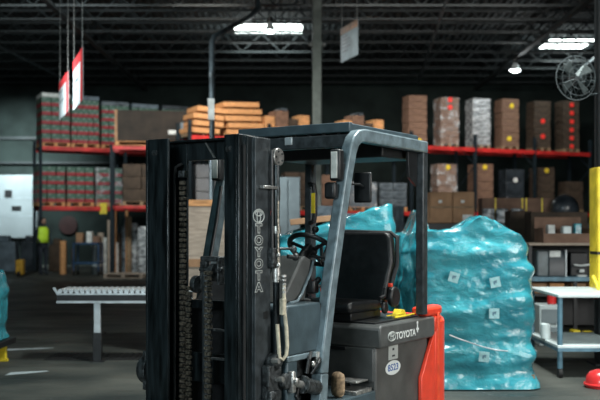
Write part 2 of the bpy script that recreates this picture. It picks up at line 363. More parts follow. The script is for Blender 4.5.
# right hand column with guard
Yc = 10.0; xc = X(597.5, Yc)+.15
t = thing('steel_column', 'dark steel column standing at the right edge of the picture', 'column', (xc+.02, Yc+.14, 0))
MB().box((-.13, -.10, 0), (-.11, .10, 7.5)).box((.11, -.10, 0), (.13, .10, 7.5)).box((-.13, -.012, 0), (.13, .012, 7.5)).build('column_shaft', 'darkcol', t)
MB().box((-.2, -.17, 0), (.2, .17, .02)).build('base_plate', 'darkcol', t)
g = thing('column_guard', 'bright yellow guard wrapped round the dark column at right edge', 'guard', (xc+.02, Yc+.14, 0))
z0, z1 = .78, Z(167, Yc)
MB().box((-.17, -.15, z0), (.17, -.12, z1)).box((-.17, -.12, z0), (-.14, .14, z1)).box((.14, -.12, z0), (.17, .14, z1)).build('guard_shell', 'yguard', g, bevel=.008)
MB().box((-.175, -.155, 1.17), (.175, .10, 1.20)).build('strap', 'black', g)
# fan
Yf = 10.1; c = P(576, 78, Yf)
t = thing('wall_fan', 'round caged fan mounted high on the dark column', 'fan', c, math.radians(14))
R = .235
b = MB()
for k in range(9):
    a = k*PI/9
    for sy in (-1,):
        b.tube([(R*math.cos(th)*math.cos(a), -.10*(math.sin(th))**1 if False else -.10*abs(math.sin(th))-.0, R*math.cos(th)*math.sin(a)) for th in [PI*j/12 for j in range(13)]], .0022, 4)
        b.tube([(R*math.cos(th)*math.cos(a), .08*abs(math.sin(th)), R*math.cos(th)*math.sin(a)) for th in [PI*j/12 for j in range(13)]], .0022, 4)
for rr, yy in ((R, 0), (R*.82, -.055), (R*.55, -.084), (R*.25, -.097)):
    b.tube([(rr*math.cos(2*PI*j/40), yy, rr*math.sin(2*PI*j/40)) for j in range(40)], .006 if rr == R else .003, 5, closed=True)
b.build('fan_cage', 'fan', t)
MB().cyl((0, .06, 0), (0, .2, 0), .07).build('fan_motor', 'black', t)
for k in range(4):
    a = k*PI/2+.5; bb = MB()
    vs = [bb.bm.verts.new(v) for v in [(.03*math.cos(a), 0, .03*math.sin(a)), (.2*math.cos(a-.1), -.03, .2*math.sin(a-.1)), (.2*math.cos(a+.45), .02, .2*math.sin(a+.45)), (.05*math.cos(a+.9), .03, .05*math.sin(a+.9))]]
    f = bb.bm.faces.new(vs); r_ = bmesh.ops.extrude_face_region(bb.bm, geom=[f]); bmesh.ops.translate(bb.bm, vec=(0, .006, 0), verts=[v for v in r_['geom'] if isinstance(v, bmesh.types.BMVert)])
    bb.build('fan_blade', 'fanblade', t)
MB().tube([(0, .19, 0), (.10, .19, -.02), (.24, .03, -.02)], .014, 8).tube([(R*.7, 0, -R*.72), (.26, -.02, -.16)], .01, 6).build('mounting_arm', 'fan', t)

# ---------------------------------------------------------------- hanging signs
def hang_sign(pr, pl, Yr, Yl, zt, zb, name, label, band, marks, edge=None):
    a = Vector((X(pl, Yl), Yl, 0)); b2 = Vector((X(pr, Yr), Yr, 0)); d_ = b2-a; L_ = d_.length
    t = thing(name, label, 'sign', (a.x, a.y, zb), math.atan2(d_.y, d_.x), None)
    H = zt-zb
    MB().box((0, -.006, 0), (L_, .006, H)).build('sign_panel', 'banner', t)
    if band: MB().box((0, -.010, H*.80), (L_, -.0062, H)).build('colour_band', band, t)
    if edge: MB().box((L_*.80, -.010, 0), (L_, -.0062, H*.8)).build('colour_edge', edge, t)
    bb = MB()
    for k in range(marks):
        z_ = H*(.68-.52*k/max(1, marks)); bb.box((L_*.12, -.010, z_), (L_*(.40+.15*(k % 2)), -.0064, z_+H*.05))
    if marks: bb.build('printed_lines', 'crate', t)
    for q in (.06, .94): MB().tube([(L_*q, 0, H), (L_*q, 0, 7.5-zb)], .006, 5).build('hanging_wire', 'steel', t)
    return t
hang_sign(83, 73.5, 14, 15.3, 4.12, 3.34, 'hanging_sign', 'red and white banner hanging on the right of the two at upper left', 'banred', 3, 'banred')
hang_sign(68.5, 59.5, 16, 17.4, 4.10, 3.42, 'hanging_sign', 'lower red and white banner hanging on the left of the two at upper left', 'banred', 2, 'banred')
t = hang_sign(358, 341, 20, 21.0, 5.85, 5.10, 'hanging_sign', 'grey printed sign with orange band hanging beside the olive column', 'banor', 5)
# high bay lamps
def lamp(px, py, Y, r, label):
    c = P(px, py, Y); t = thing('high_bay_lamp', label, 'lamp', c)
    MB().cyl((0, 0, 0), (0, 0, .22), r, r*.35, 24).build('lamp_reflector', 'alu', t)
    MB().ball((0, 0, -.01), r*.85, (1, 1, .35)).build('lamp_glass', 'emit', t)
    MB().cyl((0, 0, .22), (0, 0, .34), .07).tube([(0, 0, .3), (0, 0, 6.94-c.z)], .01, 5).build('lamp_stem', 'black', t)
    d = bpy.data.lights.new('bulb', 'POINT'); d.energy = 60; d.shadow_soft_size = .15; d.color = (.93, 1, 1)
    o = bpy.data.objects.new('bulb', d); COL.objects.link(o); o.parent = t; o.location = (0, 0, -.25)
lamp(515, 70, 29.8, .18, 'lit high bay lamp hanging over the right rack')
lamp(270, 31, 23.6, .14, 'lit high bay lamp under the roof light near the olive column')

# ---------------------------------------------------------------- pallet racks
def rack(A, B, depth, levels, name, label, bay=2.6, top=5.9, zbeam=.13):
    A = Vector(A); B = Vector(B); d_ = B-A; L_ = d_.length; ang = math.atan2(d_.y, d_.x)
    t = thing(name, label, 'rack', (A.x, A.y, 0), ang)
    n = max(1, round(L_/bay)); st = L_/n
    for i in range(n+1):
        x = i*st; b = MB()
        for y in (0, depth): b.box((x-.045, y-.04, 0), (x+.045, y+.04, top if i not in () else 4.2))
        k = 0; z = .3
        while z < top-.9:
            b.tube([(x, 0, z), (x, depth, z+.8)] if k % 2 == 0 else [(x, depth, z), (x, 0, z+.8)], .018, 5); z += .8; k += 1
        b.build('upright_frame', 'rackpost', t)
    for z in levels:
        for i in range(n):
            for y in (-.065, depth+.04):
                MB().box((i*st+.046, y, z-zbeam), (i*st+st-.046, y+.045, z)).build('beam', 'rackred', t)
            b = MB(); x = i*st+.06
            while x < i*st+st-.06: b.box((x, 0, z-.02), (x+.02, depth, z)); x += .14
            for q in range(8): b.box((i*st+.05, q*depth/7.2, z-.03), (i*st+st-.05, q*depth/7.2+.02, z-.018))
            b.build('wire_deck', 'wire', t, smooth=0)
    return t, ang
def on_line(px, A, B):
    k = (px-300)/F_PX; t_ = (k*A[1]-A[0])/((B[0]-A[0])-k*(B[1]-A[1])); return Vector((A[0]+(B[0]-A[0])*t_, A[1]+(B[1]-A[1])*t_, 0))
RA, RB = (-8.25, 30.2, 0), (-3.3, 32.6, 0)
rackA, angA = rack(RA, RB, 1.05, (4.06, 2.15), 'pallet_rack', 'pallet rack at left with stacks of red and green drinks cases', 2.6, 4.3)
QA, QB = (-3.1, 26.69, 0), (10.1, 33.05, 0)
rackB, angB = rack(QA, QB, 1.05, (4.06, 1.97), 'pallet_rack', 'long red beamed pallet rack behind the forklift, running to the right column', 2.5, 4.5)
def rk(px, line, ang, z, back=.06):
    p = on_line(px, *line); n = Vector((-math.sin(ang), math.cos(ang), 0)); return Vector((p.x, p.y, z))+n*back
def pallet_mesh(w_, d_, m, parent, name='wooden_pallet'):
    b = MB()
    for k in range(7): b.box((-w_/2, k*d_/7+.01, .11), (w_/2, (k+1)*d_/7-.02, .13))
    for x in (-w_/2, -.05, w_/2-.1): b.box((x, 0, .02), (x+.1, d_, .11))
    for y in (0, d_/2-.05, d_-.1): b.box((-w_/2, y, 0), (w_/2, y+.1, .02))
    return b.build(name, m, parent)
def load(pos, ang, w_, d_, h, rows, cols, m, label, group=None, name='carton_stack', pm='dwood', film=False, dots=(), cap=None, part='carton', depthn=1, cat='pallet load', jitter=.012):
    t = thing(name, label, cat, pos, ang, group); pallet_mesh(w_, d_, pm, t)
    hh = (h-.13)/rows; ww = w_/cols; dd = d_/depthn
    me = None
    for j in range(rows):
        for i in range(cols):
            for q in range(depthn):
                x0 = -w_/2+i*ww
                o = MB().box((-ww/2+.004, .003, 0), (ww/2-.004, dd-.003, hh-.006)).build(part, m, t, bevel=.012)
                o.location = (x0+ww/2+random.uniform(-jitter, jitter), q*dd+random.uniform(0, jitter), .13+j*hh)
    if film: MB().box((-w_/2-.02, -.02, .05), (w_/2+.02, d_+.02, h+.01)).build('stretch_film', 'film', t, bevel=.03)
    for (fx, fz, mm) in dots:
        MB().cyl((w_*fx, -.026, h*fz), (w_*fx, -.021, h*fz), .085, seg=16).build('sticker', mm, t)
    if cap: MB().box((-w_/2, 0, h), (w_/2, d_, h+.13)).build('top_layer', cap, t, bevel=.01)
    return t
# left rack: drinks cases
LA = (RA, RB)
topA = [(56.5, 1.58, 5, 3, 'first upper stack of red and green drinks cases at the left end of the rack', 'label'),
        (86, 1.55, 5, 5, 'second upper stack of red and green drinks cases, behind the hanging banners', 'crate'),
        (116, 1.42, 5, 4, 'third upper stack of drinks cases, partly behind the big brown crate', 'greywrap'),
        (146, 1.40, 5, 4, 'fourth upper stack of drinks cases, topped with grey, above the brown crate', 'crate'),
        (176, 1.40, 5, 4, 'dim drinks case stack at the right end of the left rack top', 'darkwrap')]
for px, h, r_, c_, lab, cap in topA:
    load(rk(px, LA, angA, 4.06), angA, .90, .95, h, r_, c_, 'case', lab, 'drinks case stacks on the left rack', 'drinks_case_stack', 'wood', cap=cap, part='drinks_case')
for px, lab in ((52, 'lower left stack of red and green drinks cases, under the first upper stack'), (81, 'lower second stack of drinks cases, above the round red sign'),
                (110, 'lower third stack of wrapped drinks cases beside the yellow rack tag')):
    load(rk(px, LA, angA, 2.15), angA, .86, .95, 1.27, 4, 3 if px < 100 else 2, 'case', lab, 'drinks case stacks on the left rack', 'drinks_case_stack', 'wood', film=px > 100, part='drinks_case')
# big brown crate in front of the stacks
p = P(116, 141, 28.4); q = P(197, 110, 28.4)
t = thing('shipping_crate', 'large dark brown cardboard box on the left rack, above the mast', 'crate', (p.x+(q.x-p.x)/2, 28.4, p.z-.14), math.radians(8))
W_ = (q.x-p.x)
pallet_mesh(W_, 1.0, 'wood', t)
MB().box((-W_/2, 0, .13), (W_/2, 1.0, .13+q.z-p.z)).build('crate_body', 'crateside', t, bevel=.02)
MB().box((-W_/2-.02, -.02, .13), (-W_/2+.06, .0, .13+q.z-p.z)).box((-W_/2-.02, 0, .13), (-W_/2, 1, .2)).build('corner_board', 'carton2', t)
MB().box((.35, -.012, .35), (.62, -.001, .47)).build('paper_label', 'label', t)
MB().box((W_*.5-.5, -.012, .5), (W_*.5-.35, -.001, .7)).build('paper_label', 'crate', t)
ck = thing('rack_shelf', 'narrow red shelf frame carrying the large dark brown box', 'rack', (p.x, 28.0, 0), math.radians(8))
MB().box((-.1, 0, 0), (-.02, .08, p.z-.145)).box((W_+.05, .3, 0), (W_+.13, .38, p.z-.145)).box((-.1, 1.2, 0), (-.02, 1.28, p.z-.145)).box((W_+.05, 1.2, 0), (W_+.13, 1.28, p.z-.145)).build('post', 'rackpost', ck)
MB().box((-.1, 0.28, p.z-.26), (W_+.13, .36, p.z-.145)).box((-.1, 1.2, p.z-.26), (W_+.13, 1.28, p.z-.145)).build('beam', 'rackred', ck)
MB().box((-.1, .28, 2.03), (W_+.13, .36, 2.12)).box((-.1, .36, 2.08), (W_+.13, 1.2, 2.12)).box((-.1, 1.2, 2.03), (W_+.13, 1.28, 2.12)).build('shelf', 'rackred', ck)
# dim wrapped load below the crate
load(Vector((p.x+.75, 28.45, 2.12)), math.radians(8), 1.1, .8, 1.25, 3, 2, 'carton3', 'dark brown boxes under the large brown crate', None, film=False, pm='dwood')

LB = (QA, QB)
# orange pallets / slabs on the near end of the long rack
def slab_stack(px, ang, n, w_, label, lean, m='wood', th=.20):
    pos = rk(px, LB, angB, 4.06, .1); t = thing('timber_slab_stack', label, 'timber stack', pos, ang, None)
    for k in range(n):
        o = MB().box((-w_/2, 0, 0), (w_/2, .9, th*.72)).build('timber_slab', m, t, bevel=.01)
        o.location = ((k % 2)*.06+lean*k*.06, 0, .09+k*th); o.rotation_euler = (0, lean*(.03+.012*k), random.uniform(-.05, .05))
    MB().box((-w_/2, .1, 0), (-w_/2+.1, .8, .09)).box((w_/2-.1, .1, 0), (w_/2, .8, .09)).box((-.05, .1, 0), (.05, .8, .09)).build('bearer', 'dwood', t)
    return t
slab_stack(206, angB, 4, .92, 'leaning stack of orange timber slabs left, beside the pipe label', 1.0)
slab_stack(247, angB, 5, 1.12, 'taller tidy stack of orange timber slabs right of the pipe', -.5)
for px, lab in ((290, 'opened brown boxes on an orange pallet left of the olive column'), (366, 'opened brown boxes on an orange pallet right of the olive column')):
    t = thing('box_tray_pallet', lab, 'pallet load', rk(px, LB, angB, 4.06), angB, 'opened boxes on orange pallets')
    pallet_mesh(1.5, .95, 'wood', t)
    for i, (x0, ww, h0, hh, mm) in enumerate(((-.74, .3, .13, .55, 'wood'), (-.40, .40, .13, .72, 'carton'), (.02, .3, .13, .5, 'carton3'), (.36, .34, .13, .62, 'wood'))):
        MB().box((x0, .05, h0), (x0+ww, .6, h0+hh)).build('carton', mm, t, bevel=.01)
    MB().box((-.75, .0, .13), (.75, .9, .36)).build('tray', 'wood', t, bevel=.01)
    MB().box((-.25, .02, .86), (-.05, .5, .93)).build('film_scrap', 'greywrap', t)
# upper right stacks
ups = [(417, 1.62, 7, 'carton', False, [(.05, .10, 'dot_yel')], 'plain brown carton stack left on the top beam, one yellow sticker near its base'),
       (449, 1.62, 7, 'carton', True, [(0, .95, 'dot_red'), (0, .80, 'dot_red')], 'brown carton stack with torn white film and two red stickers at the top'),
       (481, 1.66, 6, 'silver', True, [], 'silver film wrapped stack on the top beam'),
       (510, 1.72, 7, 'carton', False, [(.05, .86, 'dot_yel'), (-.1, .22, 'dot_yel')], 'brown carton stack with two yellow stickers on the top beam'),
       (542, 1.72, 7, 'carton3', False, [(0, .60, 'dot_red'), (0, .30, 'dot_red')], 'darker carton stack with two red stickers on the top beam'),
       (571, 1.80, 7, 'carton3', False, [(0, q, 'dot_red') for q in (.92, .76, .6, .44, .28, .12)], 'darker carton stack with a column of six red stickers, rightmost on the top beam')]
for px, h, r_, m, fl, dots, lab in ups:
    load(rk(px+4.5, LB, angB, 4.06, .2), angB-.2, .62, .6, h, r_, 1, m, lab, 'stacks on the top beam of the long rack', film=fl, dots=dots, name='carton_stack' if m != 'silver' else 'wrapped_stack')
# lower level of the long rack
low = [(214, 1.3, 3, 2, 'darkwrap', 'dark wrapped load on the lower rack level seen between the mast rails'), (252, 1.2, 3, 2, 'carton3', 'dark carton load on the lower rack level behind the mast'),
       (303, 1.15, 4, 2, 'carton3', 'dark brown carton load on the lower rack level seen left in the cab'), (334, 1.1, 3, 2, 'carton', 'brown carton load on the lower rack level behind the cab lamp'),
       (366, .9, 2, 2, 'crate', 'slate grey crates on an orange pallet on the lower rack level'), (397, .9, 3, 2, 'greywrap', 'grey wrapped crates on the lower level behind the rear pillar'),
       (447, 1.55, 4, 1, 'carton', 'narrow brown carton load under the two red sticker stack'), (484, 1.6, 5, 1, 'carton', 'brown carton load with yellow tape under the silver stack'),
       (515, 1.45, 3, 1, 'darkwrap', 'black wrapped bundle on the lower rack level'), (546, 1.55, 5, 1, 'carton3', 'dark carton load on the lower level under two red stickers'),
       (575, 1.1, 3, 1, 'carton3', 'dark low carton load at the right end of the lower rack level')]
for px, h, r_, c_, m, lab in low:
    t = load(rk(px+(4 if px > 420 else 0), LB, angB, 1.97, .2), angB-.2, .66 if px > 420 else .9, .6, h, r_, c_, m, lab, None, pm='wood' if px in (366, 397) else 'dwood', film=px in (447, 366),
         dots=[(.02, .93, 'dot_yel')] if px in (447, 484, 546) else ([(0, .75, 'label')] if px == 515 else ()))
# tag and vest clutter on rack
p = on_line(104, RA, RB); tag(MB().box((p.x-.11, p.y-.11, Z(214, p.y)), (p.x+.11, p.y-.085, Z(203, p.y))).build('rack_tag', 'yellow'), 'bright yellow tag fixed to the left rack upright', 'tag')
# ---------------------------------------------------------------- forklift
TH = math.atan2(-.839, -.545)
fl = thing('forklift', 'dark grey electric forklift with black mast and red counterweight', 'forklift', (-.0135, 6.2125, 0), TH)
def p_(b, name, m, bevel=.004, label=None, parent=None): return b.build(name, m, parent or fl, bevel=bevel, label=label)
# --- mast: nested channels per side
for s in (-1, 1):
    def ch(b, u0, u1, v_out, v_web, v_in, w0, w1):
        a = lambda x, y: (min(x, y), max(x, y))
        for (uu0, uu1, va, vb) in ((u0, u1, v_web, v_out), (u0, u0+.018, v_in, v_web), (u1-.018, u1, v_in, v_web)):
            lo, hi = a(s*va, s*vb); b.box((uu0, lo, w0), (uu1, hi, w1))
        return b
    near = s > 0
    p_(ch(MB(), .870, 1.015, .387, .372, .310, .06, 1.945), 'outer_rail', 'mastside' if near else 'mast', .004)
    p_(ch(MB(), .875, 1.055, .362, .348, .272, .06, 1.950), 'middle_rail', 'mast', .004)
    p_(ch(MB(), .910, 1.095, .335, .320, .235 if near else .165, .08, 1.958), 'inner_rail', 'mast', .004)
    p_(MB().tube([(1.06, s*.345, .3), (1.06, s*.345, 1.9)], .009, 8), 'rail_hose', 'rubber', 0)
    for (u, v, w_) in ((1.09, .27, 1.88), (1.05, .325, 1.87)):
        p_(MB().cyl((u-.01, s*v-.02*s, w_), (u-.01, s*v+.01*s, w_), .022), 'guide_roller', 'cast', 0)
p_(MB().box((.902, -.32, 1.84), (.92, .32, 1.955)).box((.902, -.32, 1.945), (.97, .32, 1.958)), 'top_crossmember', 'mast')
p_(MB().prism([(.925, -.03, 1.94), (.925, -.018, 1.94), (.925, .045, 1.85), (.925, .033, 1.85)], (.008, 0, 0)), 'crossmember_rib', 'steel', 0)
p_(MB().box((.83, -.36, .55), (.86, .36, .72)), 'lower_crossmember', 'mast')
p_(MB().box((.83, -.36, .98), (.86, .36, 1.03)), 'middle_crossmember', 'mast')
# --- centre lift cylinder with crosshead and sheaves
p_(MB().cyl((.985, .03, .15), (.985, .03, 1.18), .028, seg=24), 'lift_cylinder', 'mastside', 0)
p_(MB().box((.94, -.010, 1.262), (1.0, .126, 1.29)).prism([(.96, -.022, 1.10), (.96, -.022, 1.26), (.96, .012, 1.285), (.96, .03, 1.26), (.96, .01, 1.10)], (.03, 0, 0)).cyl((.985, -.02, 1.215), (.985, .14, 1.215), .015).box((.945, .112, 1.13), (1.005, .125, 1.275)), 'crosshead', 'cast', .006)
for v in (-.04, .085):
    p_(MB().cyl((.99, v-.016, 1.200 if v > 0 else 1.13), (.99, v+.016, 1.200 if v > 0 else 1.13), .050, seg=28), 'chain_sheave', 'cast', .003)
def chain(u, v, w0, w1, wd=.034, label=None):
    b = MB(); z = w0; k = 0
    while z < w1:
        b.cyl((u, v-wd/2, z), (u, v+wd/2, z), .0075, seg=6)
        for q in ((-.5, .5, -.17, .17) if k % 2 == 0 else (-.36, .36, 0)):
            b.box((u-.0085, v+q*wd-.0018, z-.008), (u+.0085, v+q*wd+.0018, z+.008))
        b.box((u-.004, v-wd*(.5 if k % 2 else .36), z-.011), (u+.006, v+wd*(.5 if k % 2 else .36), z+.011))
        z += .030; k += 1
    return b.build('lift_chain', 'chain', fl, smooth=0)
chain(1.045, -.055, .3, 1.14, .034); chain(1.045, .085, .3, 1.205, .046)
chain(.985, -.150, .3, 1.735, .038)
p_(MB().box((.97, -.175, 1.74), (1.0, -.125, 1.78)), 'chain_anchor', 'cast')
p_(MB().tube([(1.00, -.20, .3), (1.00, -.20, 1.75), (1.0, -.19, 1.80), (.96, -.18, 1.82)], .009, 8), 'mast_hose', 'rubber', 0)
p_(MB().tube([(.97, .18, .3), (.97, .18, 1.1), (.95, .155, 1.18), (.94, .11, 1.2)], .010, 8), 'mast_hose', 'rubber', 0)
for z in (.72, .88): p_(MB().box((1.02, .10, z), (1.05, .235, z+.01)), 'hose_guide', 'cast', 0)
# --- carriage and forks (below the picture's edge)
p_(MB().box((1.10, -.36, .36), (1.14, .36, .46)).box((1.10, -.36, .12), (1.14, .36, .22)).box((1.098, -.24, .12), (1.125, -.18, .46)).box((1.098, .18, .12), (1.125, .24, .46)), 'carriage', 'mast')
for s in (-1, 1):
    p_(MB().prism([(1.14, s*.25-.05, .05), (1.14, s*.25-.05, .46), (1.18, s*.25-.05, .46), (1.18, s*.25-.05, .09), (2.15, s*.25-.05, .065), (2.15, s*.25-.05, .05)], (0, .10, 0)), 'fork', 'mast')
n_before = set(fl.children)
# --- side of the mast: secondary cylinder, brackets, sheave, hoses
p_(MB().cyl((.79, .405, .2), (.79, .405, 1.80), .019), 'side_cylinder', 'mast', 0)
p_(MB().cyl((.79, .405, 1.15), (.79, .405, 1.30), .024), 'cylinder_collar', 'steel', 0)
p_(MB().cyl((.79, .405, 1.42), (.79, .405, 1.46), .026), 'cylinder_collar', 'steel', 0)
p_(MB().cyl((.78, .392, 1.845), (.78, .418, 1.845), .050, seg=30), 'hose_sheave', 'steel', .003)
for k in range(5):
    a = k*2*PI/5; p_(MB().cyl((.78+.032*math.cos(a), .418, 1.845+.032*math.sin(a)), (.78+.032*math.cos(a), .423, 1.845+.032*math.sin(a)), .006, seg=8), 'bolt', 'cast', 0)
p_(MB().box((.77, .388, 1.665), (.93, .42, 1.682)).box((.77, .388, 1.60), (.80, .42, 1.68)), 'cylinder_bracket', 'steel', .003)
p_(MB().box((.775, .388, 1.23), (.85, .425, 1.34)), 'rod_clamp', 'cast', .006)
for z in (1.245, 1.30): p_(MB().ball((.815, .435, z), .014), 'bolt', 'steel', 0)
p_(MB().tube([(.80, .42, 1.335), (.74, .45, 1.335), (.69, .45, 1.33)], .008, 8).ball((.685, .45, 1.33), .02), 'adjuster_lever', 'cast', 0)
p_(MB().tube([(.70, .42, 1.29), (.66, .44, 1.285)], .012, 8).ball((.65, .44, 1.285), .022), 'adjuster_knob', 'black', 0)
p_(MB().tube([(.835, .405, 1.88), (.835, .408, 1.60), (.835, .41, 1.25)], .007, 8), 'thin_hose', 'black', 0)
p_(MB().tube([(.81, .43, 1.60), (.812, .432, 1.40), (.81, .43, 1.24)], .006, 8), 'brass_pipe', 'chain', 0)
p_(MB().tube([(.79, .455, 1.14), (.79, .457, 1.0), (.785, .468, .90), (.778, .470, .80), (.785, .468, .745), (.805, .455, .722), (.828, .45, .74), (.832, .45, .80), (.832, .44, .92)], .0105, 10), 'return_hose', 'cream', 0, label='cream coloured looped hose')
p_(MB().box((.785, .445, .97), (.82, .47, 1.06)), 'hose_block', 'cream', .004)
b = MB()
for k in range(5): b.cyl((.79, .455, 1.09+.022*k), (.79, .455, 1.102+.022*k), .015, seg=14)
p_(b, 'hose_ferrule', 'steel', 0)
for o_ in set(fl.children)-n_before: o_.location.x += .05
# mast foot casting, tilt cylinder
p_(MB().box((.835, .388, .46), (.96, .44, .70)).cyl((.88, .388, .715), (.88, .45, .715), .045).cyl((.83, .44, .60), (.83, .475, .60), .045).box((.88, .43, .42), (.97, .46, .56)), 'mast_bracket', 'cast', .01)
for (u, w_) in ((.93, .725), (.89, .62)): p_(MB().cyl((u, .44, w_), (u, .485, w_), .016, seg=6), 'bolt', 'steel', 0)
p_(MB().box((.765, .452, .53), (.80, .490, .65)).cyl((.778, .44, .595), (.778, .51, .595), .020), 'tilt_clevis', 'steel', .008)
p_(MB().cyl((.775, .475, .585), (.66, .475, .555), .022), 'tilt_rod', 'steel', 0)
p_(MB().cyl((.69, .475, .565), (.53, .475, .525), .043).cyl((.69, .475, .565), (.665, .475, .56), .052), 'tilt_cylinder', 'cast', .003)
p_(MB().tube([(.63, .47, .62), (.62, .48, .70), (.57, .46, .73), (.52, .4, .70)], .012, 8).tube([(.58, .47, .61), (.55, .5, .67), (.50, .48, .69)], .010, 8).tube([(.70, .46, .56), (.72, .46, .50), (.68, .46, .44)], .010, 8), 'hydraulic_hose', 'black', 0)
p_(MB().cyl((.50, .46, .66), (.50, .46, .73), .018).ball((.57, .475, .665), .018), 'hose_fitting', 'steel', 0)
# black round bracket low on the far rail
p_(MB().cyl((.97, -.388, .615), (.97, -.45, .615), .085, seg=24).cyl((.97, -.45, .615), (.97, -.465, .615), .05).box((.91, -.42, .50), (1.03, -.388, .73)), 'side_roller_housing', 'cast', .012)
# --- front cowl
def uw(poly, v0, v1): return MB().prism([(u, v0, w_) for u, w_ in poly], (0, v1-v0, 0))
p_(uw([(.45, .735), (.81, .735), (.82, .99), (.80, 1.015), (.45, 1.015)], .12, .455), 'cowl_side_panel', 'grey', .010)
p_(uw([(.45, .70), (.81, .70), (.81, .733), (.45, .733)], .12, .462), 'cowl_ledge', 'guard', .006)
p_(uw([(.71, .25), (.80, .25), (.80, .70), (.69, .70)], .12, .45), 'fender_front', 'grey', .01)
p_(uw([(.45, .30), (.74, .30), (.74, 1.00), (.45, 1.00)], -.455, .119), 'cowl_centre', 'black', .01)
p_(uw([(.42, .30), (.45, .30), (.45, 1.00), (.42, 1.00)], -.45, .45), 'cowl_rear_wall', 'black', .005)
p_(uw([(.46, .36), (.62, .36), (.62, .69), (.46, .69)], .14, .36), 'drive_housing', 'cast', .02)
# dash and steering column
p_(uw([(.70, 1.015), (.48, 1.265), (.44, 1.285), (.37, 1.26), (.44, 1.02)], .16, .34), 'column_shroud', 'dgrey', .012)
p_(uw([(.72, 1.00), (.58, 1.13), (.40, 1.10), (.36, 1.0)], -.30, .158), 'dashboard', 'black', .02)
p_(MB().tube([(.36, .345, 1.25), (.40, .35, 1.18), (.50, .352, 1.06), (.56, .36, 1.022), (.70, .40, 1.022)], .009, 8), 'shroud_trim', 'guard', 0, label='pale worn trim edge')
p_(MB().tube([(.42, .25, 1.2), (.30, .25, 1.30), (.255, .25, 1.325)], .032, 12), 'steering_column', 'black', 0)
Cw = Vector((.225, .255, 1.315)); nrm = Vector((-.62, 0, .78)).normalized(); ax = Vector((0, 1, 0)); ay = nrm.cross(ax)
b = MB().tube([Cw+.152*(math.cos(2*PI*k/40)*ax+math.sin(2*PI*k/40)*ay) for k in range(40)], .0155, 10, closed=True)
wheel = p_(b, 'steering_wheel', 'seat', 0)
b = MB().cyl(Cw-nrm*.03, Cw+nrm*.002, .034)
for a in (PI/2, PI*7/6, -PI/6): b.tube([Cw-nrm*.012, Cw+.138*(math.cos(a)*ax+math.sin(a)*ay)], .011, 8)
b.build('wheel_spokes', 'black', wheel)
MB().tube([Cw+.142*ay*-.9+Vector((0, .06, 0)), Cw+.142*ay*-.9+Vector((0, .06, 0))+nrm*.045], .009, 8).ball(Cw+.142*ay*-.9+Vector((0, .06, 0))+nrm*.06, .022).build('spinner_knob', 'black', wheel)
p_(MB().tube([(.30, .22, 1.28), (.26, .37, 1.27), (.25, .42, 1.27)], .008, 8).ball((.25, .43, 1.27), .017), 'direction_lever', 'black', 0)
for k, v in enumerate((-.02, -.08, -.14)):
    p_(MB().tube([(.42, v, 1.08), (.36, v, 1.20), (.34, v, 1.25)], .007, 8).ball((.34, v, 1.265), .02), 'control_lever', 'black', 0)
p_(MB().box((.38, .345, 1.06), (.44, .40, 1.14)).cyl((.40, .38, 1.12), (.37, .40, 1.15), .018), 'switch_box', 'black', .01)
p_(MB().cyl((.368, .40, 1.08), (.36, .42, 1.08), .012), 'key_switch', 'orange', 0)
# --- footwell, chassis, wheels
p_(MB().box((-.22, -.46, .22), (.45, .46, .40)), 'step_floor', 'grey', .01)
p_(uw([(-1.05, .14), (.45, .14), (.45, .22), (-1.05, .22)], -.44, .44), 'chassis', 'black', .01)
for (u, v, r) in ((.60, .39, .22), (.60, -.39, .22), (-.98, .36, .20), (-.98, -.36, .20)):
    b = MB().cyl((u, v-.08, r), (u, v+.08, r), r, seg=40)
    o = p_(b, 'wheel', 'rubber', .02)
    MB().cyl((u, v-.084, r), (u, v+.084, r), r*.55, seg=28).build('wheel_rim', 'guard', o, bevel=.01)
p_(MB().box((.10, .34, .40), (.17, .43, .56)), 'pedal_housing', 'dwood', .035, label='beige rounded housing in the footwell')
p_(MB().box((-.17, .30, .40), (.03, .455, .425)), 'step_tread', 'steel', .003)
p_(MB().box((-.15, .28, .47), (.0, .44, .48)), 'step_tread', 'steel', .003)
p_(MB().box((-.15, .30, .425), (-.13, .32, .47)), 'tread_post', 'black', .003)
# --- hood / battery compartment
p_(uw([(-.225, .40), (-.225, .70), (-1.00, .70), (-1.00, .22), (-.225, .22)], -.455, .455), 'battery_compartment', 'dgrey2', .012)
p_(uw([(-.215, .672), (-.205, .80), (-.235, .818), (-1.03, .818), (-1.04, .69), (-1.00, .672)], -.49, .497), 'hood', 'dgrey', .012)
p_(MB().box((-.216, -.44, .45), (-.235, .44, .668)), 'hood_front_panel', 'dgrey', .006)
p_(MB().box((-.205, .12, .645), (-.215, .24, .668)), 'hood_latch', 'black', .004)
p_(MB().box((-.28, -.42, .818), (-1.00, .42, .830)), 'hood_mat', 'black', .003)
side = lambda u, w_, v: Matrix.Translation((u, v, w_)) @ Matrix(((-1, 0, 0, 0), (0, 0, 1, 0), (0, 1, 0, 0), (0, 0, 0, 1)))
def emblem(u, w_, v, sx, sz, m, r=.0035):
    b = MB()
    for (cx, cz, ex, ez) in ((0, 0, 1, 1), (0, -.10, .32, .85), (0, .40, .62, .38)):
        b.tube([(u-sx*(cx+ex*math.cos(2*PI*k/36)), v, w_+sz*(cz+ez*math.sin(2*PI*k/36))) for k in range(36)], r, 5, closed=True)
    return b.build('emblem', m, fl)
emblem(-.367, .737, .499, .052, .030, 'offwhite', .0038)
text_obj('brand_lettering', 'TOYOTA', .066, side(-.572, .731, .4985), 'white', fl, offset=.0012, xs=1.08)
b = MB().box((-.755, .4985, .73), (-.74, .5, .785)).ball((-.748, .499, .795), .011, (1.2, .12, 1)).box((-.768, .4985, .745), (-.728, .5, .760)); p_(b, 'figure_decal', 'white', 0)
